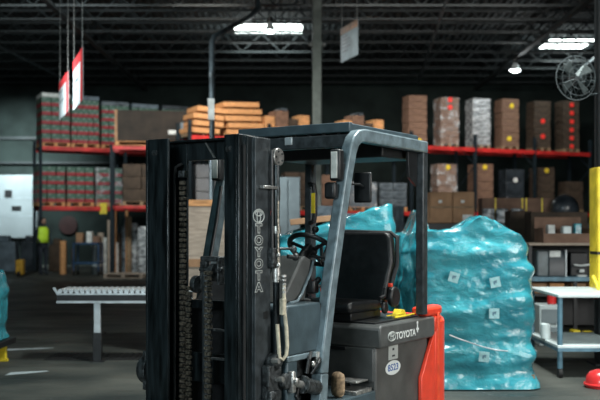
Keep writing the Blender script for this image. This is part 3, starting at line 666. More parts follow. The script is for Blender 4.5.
p_(MB().box((-.40, .4555, .572), (-.535, .457, .666)), 'white_sticker', 'offwhite', 0, label='small white sticker with two dark marks')
p_(MB().box((-.455, .457, .632), (-.480, .458, .648)).box((-.450, .457, .590), (-.490, .458, .602)), 'sticker_print', 'ink', 0)
b = MB(); pts = [(-.465-.108*math.cos(2*PI*k/40), .4556, .517+.048*math.sin(2*PI*k/40)) for k in range(40)]
b.prism(pts, (0, .0015, 0)); p_(b, 'oval_sticker', 'white', 0, label='white oval sticker with blue digits')
text_obj('sticker_digits', '8523', .062, side(-.465, .517, .4575), 'blueink', fl, offset=.001, xs=1.25)
# panel seam between side covers
p_(MB().box((-.985, .4555, .24), (-.995, .4565, .69)), 'cover_seam', 'black', 0)
# --- counterweight
def plan(u0, u1, vh, rr, n=8):
    pts = [(u0, -vh), (u0, vh), (u1+rr, vh)]
    for k in range(1, n): a = PI/2*k/n; pts.append((u1+rr-rr*math.sin(a), vh-rr+rr*math.cos(a)))
    for k in range(n, 0, -1): a = PI/2*k/n; pts.append((u1+rr-rr*math.sin(a), -(vh-rr)-rr*math.cos(a)))
    pts.append((u1+rr, -vh)); return pts
def cw(poly, w0, w1): return MB().prism([(u, v, w0) for u, v in poly], (0, 0, w1-w0))
p_(cw(plan(-1.045, -1.42, .492, .27), .12, .80), 'counterweight', 'red', .03, label='glossy red orange counterweight')
b = MB().prism([(-.93, .36, .82), (-.93, .485, .82), (-1.04, .492, .82), (-1.13, .492, .82), (-1.20, .475, .82), (-1.25, .44, .82), (-1.27, .36, .82)], (0, 0, .065)).prism([(-1.045, .36, .7), (-1.045, .492, .7), (-1.13, .492, .7), (-1.20, .475, .7), (-1.25, .44, .7), (-1.27, .36, .7)], (0, 0, .12))
p_(b, 'counterweight_shoulder', 'red', .018)
for s in (-1, 1):
    v0 = .458*s; b = MB().prism([(-1.06, v0, .72), (-.84, v0, .40), (-.84, v0, .14), (-1.06, v0, .14)], (0, .030*s, 0)); p_(b, 'counterweight_side_lug', 'red', .006)
p_(MB().box((-1.09, .488, .2), (-1.12, .496, .84)), 'side_bumper_strip', 'orange', .004)
# yellow cap and rods behind the seat
p_(MB().prism([(-.74, .30, .83), (-.86, .30, .83), (-.83, .30, .872), (-.78, .30, .88)], (0, .06, 0)), 'yellow_cap', 'yellow', .004, label='bright yellow cap')
p_(MB().tube([(-.60, .40, .838), (-.76, .40, .838), (-.98, .38, .838)], .006, 6).tube([(-.56, .36, .85), (-.80, .36, .85)], .005, 6), 'yellow_cable', 'yellow', 0)
# --- seat
def cushion(name, pts_fn, m='seat', lab=None):
    o = pts_fn.build(name, m, fl, bevel=.03, label=lab); o.modifiers['bevel'].segments = 4; return o
b = uw([(-.20, .885), (-.17, .93), (-.22, .965), (-.60, .955), (-.66, .90), (-.60, .88)], -.205, .285); cushion('seat_cushion', b)
b = MB().prism([(-.62, -.19, .90), (-.62, .29, .90), (-.69, .325, 1.22), (-.74, .29, 1.39), (-.75, .25, 1.425), (-.75, -.17, 1.425), (-.74, -.21, 1.39), (-.69, -.22, 1.22)], (-.085, 0, -.01)); cushion('seat_back', b)
p_(MB().tube([(-.66, .31, .95), (-.74, .345, 1.20), (-.81, .31, 1.38), (-.83, .25, 1.415), (-.80, -.12, 1.425), (-.77, -.19, 1.40), (-.69, -.245, 1.2)], .016, 8), 'seat_back_frame', 'black', 0)
p_(uw([(-.26, .83), (-.26, .885), (-.68, .885), (-.68, .83)], -.17, .25), 'seat_base', 'black', .008)
for s, v in ((1, .335), (-1, -.25)):
    p_(MB().tube([(-.63, v-.03*s, 1.03), (-.58, v, 1.03), (-.57, v, .985), (-.50, v, .97)], .014, 8), 'hip_restraint', 'black', 0)
p_(MB().cyl((-.66, .34, .975), (-.66, .38, .975), .070, seg=28), 'recliner_cover', 'black', .012)
p_(MB().box((-.60, .345, 1.045), (-.62, .375, 1.07)), 'belt_button', 'red', .004, label='small red seat belt button')
p_(MB().cyl((-.60, .31, .90), (-.60, .335, .90), .04), 'belt_reel', 'black', .01)
# --- overhead guard
RF, RBK = .06, -.87
for s in (-1, 1):
    v = .465*s
    pts = [(.475, v, .60), (.455, v, .74), (.375, v, 1.10), (.275, v, 1.47), (.215, v, 1.68), (.165, v, 1.84), (.135, v, 1.93), (.10, v, 1.985), (.05, v, 2.018), (-.02, v, 2.03), (-.92, v, 2.02)]
    p_(MB().bar(pts, .070, .082, (0, 1, 0)), 'front_pillar', 'guard', .010)
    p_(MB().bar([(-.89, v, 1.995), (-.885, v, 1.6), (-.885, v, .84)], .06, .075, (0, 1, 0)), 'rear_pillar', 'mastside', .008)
    if s > 0: p_(MB().prism([(-.845, .43, 1.985), (-.70, .43, 1.985), (-.72, .43, 1.80), (-.80, .43, 1.76), (-.845, .43, 1.74)], (0, .02, 0)), 'gusset', 'black', .003)
    p_(MB().prism([(.24, v-.03*s, 1.66), (.29, v-.03*s, 1.55), (.30, v-.03*s, 1.47), (.26, v-.03*s, 1.45), (.20, v-.03*s, 1.66)], (0, .015*s, 0)), 'pillar_bracket', 'guard', .002)
    p_(MB().bar([(.50, v, .30), (.475, v, .60)], .070, .082, (0, 1, 0)), 'pillar_foot', 'guard', .008)
p_(MB().box((.045, -.43, 1.955), (.095, .43, 2.035)), 'front_header', 'mastside', .008)
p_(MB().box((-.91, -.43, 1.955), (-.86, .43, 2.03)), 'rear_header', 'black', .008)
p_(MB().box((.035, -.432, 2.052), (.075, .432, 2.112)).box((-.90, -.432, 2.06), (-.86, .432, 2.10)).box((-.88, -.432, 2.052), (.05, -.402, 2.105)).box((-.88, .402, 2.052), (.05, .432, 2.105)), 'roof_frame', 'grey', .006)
for k in range(7):
    v = -.33+.11*k; p_(MB().box((-.87, v-.012, 2.04), (.04, v+.012, 2.085)), 'roof_slat', 'black', .003)
p_(MB().box((-.45, -.42, 2.036), (-.40, .42, 2.052)).box((-.88, -.40, 2.086), (.04, .40, 2.094)), 'roof_sheet', 'black', .002)
p_(MB().box((.092, -.035, 1.985), (.105, .02, 2.035)), 'header_plate', 'alu', .003)
p_(MB().box((-.86, -.43, 1.925), (-.42, .40, 2.035)), 'roof_rear_panel', 'black', .01)
# work lamp and mirror on the near pillar
lam = p_(MB().box((.235, .418, 1.735), (.295, .490, 1.925)), 'work_lamp', 'black', .012)
MB().box((.295, .432, 1.750), (.301, .476, 1.910)).build('lamp_lens', 'lens', lam, bevel=.003)
MB().box((.21, .45, 1.80), (.24, .48, 1.84)).build('lamp_mount', 'black', lam)
p_(MB().box((.275, .40, 1.625), (.33, .475, 1.725)), 'horn_housing', 'black', .015)
mir = p_(MB().box((-.055, .40, 1.61), (-.03, .525, 1.80)), 'mirror', 'black', .012)
MB().tube([(.16, .47, 1.72), (.06, .50, 1.72), (-.03, .47, 1.71)], .007, 8).build('mirror_arm', 'black', mir)
MB().box((-.060, .41, 1.62), (-.056, .515, 1.79)).build('mirror_glass', 'steel', mir)
lam2 = p_(MB().box((.235, -.49, 1.76), (.295, -.42, 1.95)), 'work_lamp', 'black', .012)
MB().box((.295, -.478, 1.775), (.301, -.432, 1.935)).build('lamp_lens', 'lens', lam2, bevel=.003)
p_(MB().tube([(.30, -.40, 1.72), (.36, -.39, 1.50), (.44, -.39, 1.22), (.47, -.39, 1.05)], .012, 8), 'pillar_hose', 'black', 0)
p_(MB().tube([(.05, .02, 1.20), (.00, .10, 1.30), (.00, .16, 1.335), (.03, .2, 1.33), (.06, .22, 1.27)], .011, 8), 'brake_handle', 'black', 0)
# grab handle on the far rear pillar
gh = p_(MB().tube([(-.84, -.44, 1.78), (-.80, -.38, 1.77), (-.80, -.37, 1.70), (-.80, -.37, 1.55), (-.80, -.38, 1.50), (-.85, -.44, 1.49)], .018, 10), 'grab_handle', 'black', 0)
MB().box((-.79, -.39, 1.56), (-.778, -.36, 1.71)).build('yellow_stripe', 'yellow', gh)
# vertical lettering on the mast side
emblem(.985, 1.515, .388, .050, .036, 'offwhite', .0034)
for k, c_ in enumerate('TOYOTA'):
    z = 1.445-.0640*k
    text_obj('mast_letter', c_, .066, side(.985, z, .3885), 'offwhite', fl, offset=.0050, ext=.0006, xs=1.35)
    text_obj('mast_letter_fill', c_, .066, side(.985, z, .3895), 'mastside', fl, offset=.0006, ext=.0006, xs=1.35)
p_(MB().box((.90, .387, .95), (.94, .3885, .99)), 'small_decal', 'black', 0)
# ---------------------------------------------------------------- teal wrapped pallets
def wrap(name, label, cx, y0, w_, d_, zfun, rz=0, seed=0, tags=(), pallet=True, m='teal', nz=84, na=220, bulge=.05, group='teal wrapped pallets', zb=.0, cut=None):
    t = thing(name, label, 'pallet load', (cx, y0, 0), rz, group)
    if pallet:
        o = pallet_mesh(w_*.94, d_*.94, 'dwood', t); o.location = (0, .03*d_, zb)
    b = MB(); rings = []
    def rr(a, hw, hd, n=7.0):
        c, s = math.cos(a), math.sin(a); q = (abs(c/hw)**n+abs(s/hd)**n)**(-1/n); return q*c, q*s
    def top(x, y): return zfun(x/(w_/2), (y)/(d_/2))
    for j in range(nz+1):
        f = j/nz; ring = []
        for i in range(na):
            a = 2*PI*i/na; x, y = rr(a, w_/2, d_/2)
            zt = top(x, y); z = zb+.012+f*(zt-zb-.012)
            nv = noise.noise(Vector((x*1.4+seed, y*1.4, z*2.4)))*.9+noise.noise(Vector((x*3.5+seed, y*3.5+4, z*7.5)))*.45+noise.noise(Vector((x*8+seed, y*8, z*16+x*4)))*.16
            cr = 1-abs(noise.noise(Vector((x*1.1+seed+9, y*1.1, z*5.0+.8*x))))*2.2
            nv += .40*max(0, cr-.35)+.10*noise.noise(Vector((x*14+seed, y*14, z*22)))
            k = 1+bulge*(nv*1.5)-.05*f**6
            ph = 2.2*noise.noise(Vector((x*1.3, y*1.3, z*1.2+seed)))
            k += .022*math.sin(2*PI*z/.42+1.2*x+seed+ph)+.009*math.sin(2*PI*z/.17-2.5*x+2*ph)
            waist = -.035*math.exp(-((z-.42)/.05)**2)-.04*math.exp(-((z-1.12-.1*x)/.06)**2)
            skirt = .05*math.exp(-((z-zb)/.07)**2)
            k += waist+skirt
            ring.append(b.bm.verts.new((x*k, y*k+d_/2, z)))
        rings.append(ring)
    for g in range(1, 12):                        # roof of the parcel
        f = 1-g/12; ring = []
        for i in range(na):
            a = 2*PI*i/na; x, y = rr(a, w_/2, d_/2); x *= f; y *= f
            z = top(x, y)+.03*noise.noise(Vector((x*4+seed, y*4, 2)))+.03*noise.noise(Vector((x*11+seed, y*11, 2)))
            ring.append(b.bm.verts.new((x*.95, y*.95+d_/2, z+.012)))
        rings.append(ring)
    for A, B in zip(rings, rings[1:]):
        for i in range(na): b.bm.faces.new((A[i], A[(i+1) % na], B[(i+1) % na], B[i]))
    b.bm.faces.new(rings[-1]); b.bm.faces.new(rings[0][::-1])
    b.build('film_wrap', m, t, smooth=60)
    for (x, z, r_) in tags:
        o = MB().box((-.045, -.004, -.045), (.045, .001, .045)).build('paper_tag', 'tagfilm', t, smooth=0)
        o.location = (x, -.05, z); o.rotation_euler = (0, r_, 0)
        k = MB().prism([(-.016, -.006, .012), (.018, -.006, .02), (.012, -.006, -.012), (.002, -.006, .002), (-.006, -.006, -.022), (-.016, -.006, -.016)], (0, .001, 0)).build('tag_arrow', 'bluesteel', o, smooth=0)
    return t
def zf3(x, y):   # dip left, hump right-middle
    pts = ((-1.1, 1.40), (-.65, 1.395), (-.25, 1.41), (.0, 1.51), (.10, 1.53), (.32, 1.49), (.72, 1.375), (.86, 1.30), (1.1, 1.20))
    for (a, za), (b_, zb_) in zip(pts, pts[1:]):
        if x <= b_: return za+(zb_-za)*max(0, (x-a)/(b_-a))-.02*y
    return 1.20
Y3 = 8.5
wrap('wrapped_pallet', 'tall teal film wrapped pallet load standing right of the forklift', X(476, Y3), Y3, 1.14, 1.0, zf3, seed=3.1,
     tags=((X(453, Y3)-X(476, Y3), Z(277, Y3), .3), (X(494, Y3)-X(476, Y3), Z(282, Y3), -.2), (X(493, Y3)-X(476, Y3), Z(313, Y3), .0), (X(483, Y3)-X(476, Y3), Z(356, Y3), .1)))
wp = [o_ for o_ in COL.objects if o_.name.startswith('wrapped_pallet') and o_.type == 'EMPTY'][0]
MB().tube([(X(px_, Y3)-X(476, Y3), -.075, Z(py_, Y3)) for px_, py_ in ((448, 334), (458, 338), (470, 342), (482, 346), (494, 349), (506, 350))], .006, 6).build('film_tail', 'silverbag', wp)
Y4 = 10.1
wrap('wrapped_pallet', 'teal wrapped pallet load with a pointed top, just behind the forklift rear pillar', X(418, Y4), Y4, .44, .8, lambda x, y: 1.36+.27*math.exp(-((x-.15)/.38)**2), seed=9)
wrap('wrapped_pallet', 'teal wrapped pallet load seen through the cab behind the seat', X(364, 9.3), 9.3, .66, .9, lambda x, y: 1.56+.10*x-.04*y, seed=5)
t5 = wrap('wrapped_pallet', 'low teal wrapped pallet load seen through the cab behind the steering wheel', X(308, 9.6), 9.6, .70, .9, lambda x, y: 1.44+.10*x, seed=12)
# pale board lying on the low load
tag(MB().box((X(290, 9.7), 9.62, 1.50), (X(334, 9.7), 10.3, 1.56), Matrix.Rotation(-.10, 3, 'Y')).build('cardboard_sheet', 'carton2', bevel=.004), 'pale cardboard sheet lying on the low teal wrapped load', 'cardboard')
# white cart posts between loads: narrow white frame
tag(MB().box((X(396, 11), 11.0, 0), (X(406, 11), 11.5, Z(244, 11))).build('foam_block', 'tabletop', bevel=.01), 'tall white block standing between the teal loads', 'block')
# tall tan box seen through the mast
Yb = 11.0; xa, xb = X(158, Yb), X(246, Yb)
t = thing('plywood_crate', 'tall pale plywood crate seen between the two mast rails', 'crate', ((xa+xb)/2, Yb, 0))
W2 = xb-xa
MB().box((-W2/2, 0, .1), (W2/2, .9, Z(201, Yb))).build('crate_body', 'tan', t, bevel=.01)
MB().box((-W2/2-.01, -.012, Z(201, Yb)-.06), (W2/2+.01, .91, Z(201, Yb)+.015)).build('crate_lid', 'wood', t, bevel=.005)
for z in (.5, 1.0): MB().box((-W2/2, -.015, z), (W2/2, 0, z+.09)).build('batten', 'carton2', t)
for x in (-W2/2, -.05, W2/2-.1): MB().box((x, 0, 0), (x+.1, .9, .1)).build('skid', 'dwood', t)
# grey cabinet and dim machine behind cab
Yg = 17.0
t = thing('electrical_cabinet', 'pale grey electrical cabinet seen through the cab left of the far pillar', 'cabinet', (X(288, Yg), Yg, 0))
MB().box((-.22, 0, 0), (.22, .4, Z(177, Yg))).build('cabinet_body', 'cabinet', t, bevel=.01)
for sx in (-1, 1): MB().box((sx*.11-.10, -.015, .1), (sx*.11+.10, 0, Z(177, Yg)-.05)).build('cabinet_door', 'cabinet', t, bevel=.005)
for (px, w_, h, m, lab) in ((327, .5, 1.9, 'greywrap', 'grey wrapped bundle standing right of the far pillar'), (356, .8, 1.75, 'crate', 'slate coloured machine box standing behind the seat'), (392, .5, 1.9, 'darkwrap', 'dark wrapped bundle standing behind the mirror')):
    load(Vector((X(px, 19), 19, 0)), 0, w_, .7, h, 3, 1, m, lab, None, name='wrapped_bundle')
# ---------------------------------------------------------------- teal load on yellow jack at left edge
t = wrap('wrapped_pallet', 'teal wrapped load cut off by the left picture edge', X(-45, 9.6), 9.6, .66, .8, lambda x, y: Z(273, 9.6)-.04*max(0, x), seed=21, pallet=False, zb=Z(347, 9.6)+.01)
z = Z(350, 9.6)
t = thing('lift_table', 'yellow legged lift table with black top under the left edge teal load', 'table', (X(-50, 9.6), 9.6, 0))
MB().box((-.36, -.06, z-.03), (.41, .86, z+.035)).build('table_top', 'black', t, bevel=.006)
for (x, y) in ((.30, 0), (-.3, 0), (.30, .7), (-.3, .7)): MB().box((x-.04, y, .03), (x+.04, y+.07, z-.03)).build('leg', 'yellow', t, bevel=.004)
for y in (0, .7): MB().box((-.36, y, 0), (.36, y+.06, .03)).build('foot_bar', 'yellow', t, bevel=.004)
# ---------------------------------------------------------------- roller conveyor
Y0 = 10.28; xl, xr = X(57, Y0), X(188, Y0); zt = Z(292, Y0); L_ = xr-xl
t = thing('roller_conveyor', 'short silver roller conveyor on a black and silver leg, left of the mast', 'conveyor', (xl, Y0, 0))
for y in (0, .46):
    MB().box((0, y, zt-.10), (L_, y+.006, zt-.015)).build('side_rail', 'black', t)
    MB().box((0, y-.028, zt-.030), (L_, y+.004, zt-.012)).box((0, y-.034, zt-.118), (L_, y+.004, zt-.096)).build('rail_lip', 'alu', t)
rm = None; x = .03
while x < L_-.02:
    b = MB().cyl((0, .008, 0), (0, .455, 0), .024, seg=14) if rm is None else None
    if rm is None: rm = b.build('roller', 'alu', t); rm.location = (x, 0, zt+.008)
    else:
        o = rm.copy(); COL.objects.link(o); o.location = (x, 0, zt+.008)
    x += .06
for x in (X(97, Y0)-xl, X(178, Y0)-xl):
    for y in (0, .42):
        hw = .035 if y == 0 else .014; dx = 0 if y == 0 else -.06
        MB().box((x+dx-hw, y, Z(333, Y0)), (x+dx+hw, y+.035, zt-.118)).build('leg_upper', 'alu' if y == 0 else 'black', t, bevel=.003)
        MB().box((x+dx-hw-.012, y+.005, 0.01), (x+dx+hw+.01, y+.045, Z(333, Y0))).build('leg_lower', 'black', t, bevel=.003)
        MB().box((x-.07, y-.03, 0), (x+.07, y+.08, .012)).build('foot_plate', 'black', t)
    MB().box((x-.01, .04, .25), (x+.01, .42, .28)).build('leg_brace', 'black', t)
MB().box((X(91.5, Y0)-xl, .20, .35), (X(94, Y0)-xl, .22, zt-.1)).build('stay', 'black', t)
MB().prism([(-.05, .0, zt+.045), (-.03, .0, zt+.05), (.02, .0, zt-.02), (.0, .0, zt-.03)], (0, .03, 0)).build('end_stop', 'alu', t)
# black floor strip under it
b = MB(); x0_, x1_ = X(46, 10.5), X(160, 10.5); b.box((x0_, 10.42, 0), (x1_, 10.92, .012))
x = x0_+.04
while x < x1_-.03: b.box((x, 10.44, .012), (x+.03, 10.90, .019)); x += .07
tag(b.build('floor_mat', 'rubber', smooth=0), 'black ribbed rubber strip lying on the floor under the roller conveyor', 'mat')
# floor reflections near the left edge, painted as pale streaks
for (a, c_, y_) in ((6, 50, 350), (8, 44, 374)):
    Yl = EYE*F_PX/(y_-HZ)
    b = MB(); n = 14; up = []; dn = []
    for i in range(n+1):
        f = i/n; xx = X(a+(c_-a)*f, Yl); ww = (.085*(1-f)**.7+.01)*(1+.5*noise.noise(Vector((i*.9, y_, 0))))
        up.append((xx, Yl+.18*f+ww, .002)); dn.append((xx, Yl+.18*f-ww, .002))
    b.prism(dn+up[::-1], (0, 0, .001)); tag(b.build('floor_reflection', 'banner', smooth=0), 'painted reflection streak on the floor ' + ('behind the left edge lift table leg' if y_ == 350 else 'in front of the left edge lift table leg'), 'painted reflection')
# ---------------------------------------------------------------- work table at right
t = thing('work_table', 'pale topped work table on blue grey legs in front of the yellow guard', 'table', (X(560, 9.2), 9.2, 0))
w_, d_ = 1.75, 1.15; zt = Z(294.5, 9.2)
b = MB().prism([(-.03, -.04, zt-.03), (w_, -.04, zt-.03), (w_, d_, zt-.03), (-.03, d_, zt-.03)], (0, 0, .035)); b.build('table_top', 'tabletop', t, bevel=.008)
zs = Z(345, 9.2)
MB().box((-.03, -.03, zs-.03), (w_, d_, zs)).build('lower_shelf', 'tabletop', t, bevel=.006)
MB().box((-.03, -.035, zs-.06), (w_, -.02, zs-.03)).box((-.03, -.02, zs-.06), (-.015, d_, zs-.03)).build('shelf_rail', 'bluesteel', t)
for (x, y) in ((0, 0), (0, d_-.05), (w_-.06, 0), (w_-.06, d_-.05)):
    o = MB().cyl((x+.0, y, .09), (x+.0, y, zt-.03), .026).build('leg', 'bluesteel', t)
    MB().cyl((x-.018, y, .045), (x+.018, y, .045), .045).cyl((x, y, .06), (x, y, .1), .02).build('caster', 'rubber', o)
for (x, y, n_, m_, r_, lab) in ((.06, .25, 'tape_roll', 'black', .07, 'black roll on the pale work table'),):
    pass
# things lying on/under the table
tag(MB().cyl((X(548, 9.6), 9.7, zs), (X(548, 9.6), 9.7, zs+.16), .05).build('bottle', 'tabletop', bevel=.01), 'small white bottle on the lower shelf of the work table', 'bottle')
p = P(537, 357, 10.2); tag(MB().ball((p.x, 10.8, .04), .09, (1.5, 1, .45)).ball((p.x+.1, 10.85, .04), .05, (1.3, 1, .6)).build('crumpled_bag', 'silverbag'), 'crumpled white bag on the floor below the work table shelf', 'bag')
# red tub on floor
p = P(597, 387, 8.75)
t = thing('red_tub', 'glossy red rounded tub on the floor at the right edge', 'tub', (X(601, 8.65), 8.65, 0))
b = MB(); prof = [(.135, 0), (.14, .03), (.13, .10), (.10, .14), (.05, .16), (0.001, .165)]; rings = []
for r_, z_ in prof: rings.append([b.bm.verts.new((r_*math.cos(2*PI*k/32), r_*math.sin(2*PI*k/32), z_)) for k in range(32)])
for A, B in zip(rings, rings[1:]):
    for k in range(32): b.bm.faces.new((A[k], A[(k+1) % 32], B[(k+1) % 32], B[k]))
b.bm.faces.new(rings[0][::-1]); b.build('tub_body', 'redplastic', t)
MB().tube([(.145*math.cos(2*PI*k/32), .145*math.sin(2*PI*k/32), .03) for k in range(32)], .012, 8, closed=True).build('rim', 'redplastic', t)
# yellow diagonal lever leaning at the guard
tag(MB().tube([P(593, 276, 9.9), P(602, 296, 9.75), P(606, 302, 9.75)+Vector((0, 0, -.0))], .022, 10).build('slanted_rod', 'yellow'), 'yellow slanted rod resting against the column guard', 'rod')
# ---------------------------------------------------------------- packing bench with printers
Yp = 13.0; bx = X(529, Yp)
t = thing('packing_bench', 'dark shelving bench with pale top behind the work table', 'bench', (bx, Yp, 0))
W3 = 1.35; zT, zM, zL = Z(243, Yp), Z(277, Yp), .55
MB().box((0, 0, zT-.035), (W3, .75, zT)).build('bench_top', 'tan', t, bevel=.005)
MB().box((0, 0.01, zM-.06), (W3, .75, zM)).build('middle_shelf', 'bluesteel', t, bevel=.004)
MB().box((0, 0.01, zL-.04), (W3, .75, zL)).build('lower_shelf', 'black', t, bevel=.004)
MB().box((0, .73, zM), (W3, .75, zT-.035)).build('back_panel', 'black', t)
MB().box((0, .73, .05), (W3, .75, zM-.06)).build('lower_back_panel', 'black', t)
for x in (.0, .62, W3-.05):
    for y in (.02, .70): MB().box((x, y, 0), (x+.045, y+.045, zT-.035 if x != .62 else zM-.06)).build('post', 'black', t)
for k in range(5):
    x = .06+k*.24; z_ = zM-.40 if False else zL
    tag(MB().box((bx+x+.06*(x > .5), Yp+.06, zL), (bx+x+.20+.06*(x > .5), Yp+.6, zM-.09)).build('wooden_bin', 'wood' if k % 2 else 'carton2', bevel=.008),
        ('brown bin under the printers, ' + ['first from the left', 'second from the left', 'in the middle', 'second from the right', 'first from the right'][k]), 'bin', 'brown bins on the bench')
# printer
pr = thing('label_printer', 'dark grey label printer with a paper strip on the bench shelf', 'printer', (X(553, Yp), Yp+.1, zM))
MB().box((-.19, 0, 0), (-.03, .4, .36)).build('printer_side', 'printer2', pr, bevel=.02)
MB().prism([(-.03, 0, 0), (-.03, 0, .26), (-.03, .06, .36), (-.03, .4, .36), (-.03, .4, 0)], (.23, 0, 0)).build('printer_body', 'printer', pr, bevel=.01)
MB().box((-.02, -.004, .27), (.13, .05, .355)).build('paper_strip', 'label', pr, bevel=.002)
MB().box((.20, -.003, 0), (.215, .1, .37)).build('edge_trim', 'alu', pr)
pr = thing('scanner_cradle', 'black device with white arm beside the label printer', 'device', (X(584, Yp), Yp+.12, zM))
MB().box((-.13, .08, 0), (.12, .35, .33)).build('device_body', 'black', pr, bevel=.015)
MB().tube([(-.10, 0, .16), (.0, 0, .15), (.12, .0, .165)], .014, 8).build('white_arm', 'label', pr)
MB().box((-.02, 0, .06), (.04, .05, .10)).box((-.05, -.02, 0), (.07, .08, .02)).build('cradle_foot', 'label', pr)
# tray box on the bench top
tb = thing('cardboard_tray', 'open cardboard tray with small packs on top of the packing bench', 'box', (X(565, Yp+.2), Yp+.08, zT))
MB().box((-.33, 0, 0), (.33, .01, .13)).box((-.33, .5, 0), (.33, .51, .36)).box((-.33, .01, 0), (-.32, .5, .2)).box((.32, .01, 0), (.33, .5, .2)).box((-.32, .01, 0), (.32, .5, .01)).build('tray_body', 'carton', tb)
for (dx, w_, h, m_, lab) in ((-.17, .10, .24, 'label', 'white bottle like pack standing left in the cardboard tray'), (.05, .12, .22, 'tabletop', 'pale flat pack standing in the middle of the cardboard tray'), (.2, .10, .26, 'teal', 'teal pack standing right in the cardboard tray')):
    tag(MB().box((X(565, Yp+.2)+dx-w_/2, Yp+.25, zT+.01), (X(565, Yp+.2)+dx+w_/2, Yp+.4, zT+.01+h)).build('small_pack', m_, bevel=.015), lab, 'pack')
# things on the lower shelf of bench
for (px, w_, h, m_, n_, lab) in ((543, .20, .16, 'cabinet', 'grey_box', 'pale grey box on the lower bench shelf'), (556, .08, .12, 'redplastic', 'red_canister', 'small red canister on the floor shelf of the bench'), (575, .1, .10, 'yellow', 'yellow_case', 'small yellow case below the bench'), (588, .12, .08, 'yellow', 'yellow_case', 'yellow case at right below the bench')):
    tag(MB().box((X(px, 12.6)-w_/2, 12.5, .0), (X(px, 12.6)+w_/2, 12.7, h*1.0+.0)).build(n_, m_, bevel=.015), lab, 'box')
sb = thing('white_drawer_unit', 'low white drawer unit on the floor behind the work table leg', 'drawer unit', (X(551, 11.7), 11.7, 0))
MB().box((-.14, 0, 0), (.14, .4, .50)).build('drawer_body', 'tabletop', sb, bevel=.01)
for z_ in (.05, .27): MB().box((-.12, -.012, z_), (.12, 0, z_+.18)).build('drawer', 'cabinet', sb, bevel=.004)
tag(MB().cyl((X(555, 11.7), 11.85, .50), (X(555, 11.7), 11.85, .66), .055).build('red_canister', 'redplastic', bevel=.01), 'red canister standing on the white drawer unit', 'canister')
# ---------------------------------------------------------------- storage shelf with cartons
Ys = 17.0; sx0 = X(424, Ys); zsh = Z(223, Ys)
t = thing('storage_shelf', 'black storage shelf carrying tan cartons behind the teal load', 'shelf', (sx0, Ys, 0))
W4 = X(590, Ys)-sx0
MB().box((0, 0, zsh-.20), (W4, .9, zsh)).build('shelf_board', 'black', t, bevel=.01)
MB().box((0, 0, .5), (W4, .9, .56)).build('lower_board', 'black', t)
for x in (0, W4/2, W4-.06):
    for y in (0, .84): MB().box((x, y, 0), (x+.06, y+.06, zsh-.2)).build('post', 'black', t)
for (a, c_, lab) in ((430.5, 453, 'tan carton, left of the pair on the black shelf'), (453.5, 475, 'tan carton, right of the pair on the black shelf')):
    x0, x1 = X(a, Ys), X(c_, Ys); tt = thing('tan_carton', lab, 'box', ((x0+x1)/2, Ys+.05, zsh), 0, 'tan cartons on the black shelf'); hw = (x1-x0)/2
    MB().box((-hw, 0, 0), (hw, .5, .56)).build('carton_body', 'carton2', tt, bevel=.012)
    MB().box((-hw, -.003, .27), (hw, -.0005, .30)).build('tape', 'dwood', tt)
    MB().box((-.05, -.004, .36), (.01, -.001, .41)).build('carton_mark', 'label', tt)
    if a > 440: MB().box((-.02, -.005, .03), (hw-.03, -.001, .15)).build('white_label', 'label', tt)
x0, x1 = X(482, Ys+.5), X(561, Ys+.5)
tt = thing('long_carton', 'long flat brown carton with yellow tape lying behind the white wrapped rolls', 'box', (x0, Ys+.5, zsh))
MB().box((0, 0, 0), (x1-x0, .38, Z(198, Ys+.5)-zsh)).build('carton_body', 'carton', tt, bevel=.01)
for q in (.16, .5, .55, .75): MB().box(((x1-x0)*q, -.004, 0), ((x1-x0)*q+.03, -.001, Z(198, Ys+.5)-zsh)).build('yellow_tape', 'dot_yel', tt)
for k, px in enumerate((489, 503, 518)):
    tag(MB().cyl((X(px, Ys), Ys+.08, zsh), (X(px, Ys), Ys+.08, zsh+.26), .115).build('film_roll', 'silver', bevel=.02), ['left', 'middle', 'right'][k]+' white film roll of three before the long brown carton', 'film roll', 'film rolls on the black shelf')
tag(MB().box((X(510, 15), 15, 0), (X(532, 15), 15.4, Z(211, 15))).build('tall_dark_box', 'carton3', bevel=.01), 'dark brown tall box standing between the teal load and the tray', 'box')
tag(MB().box((X(531, 14.2), 14.2, 0), (X(588, 14.2), 14.6, Z(212, 14.2))).build('brown_partition', 'carton3', bevel=.01), 'wide brown box standing behind the cardboard tray', 'box')
for (px, z_, r_, lab) in ((527, zsh+.0, .14, ''),): pass
for (px, lab) in ((548, 'grey wrapped bundle on the black shelf, left of two'), (570, 'grey wrapped bundle on the black shelf, right of two')):
    if px == 548: continue
    tag(MB().ball((X(px, Ys), Ys+.35, zsh+.26), .26, (1, .9, 1)).build('film_bundle', 'darkwrap'), 'dark film bundle on the black shelf right of the long carton', 'bundle')
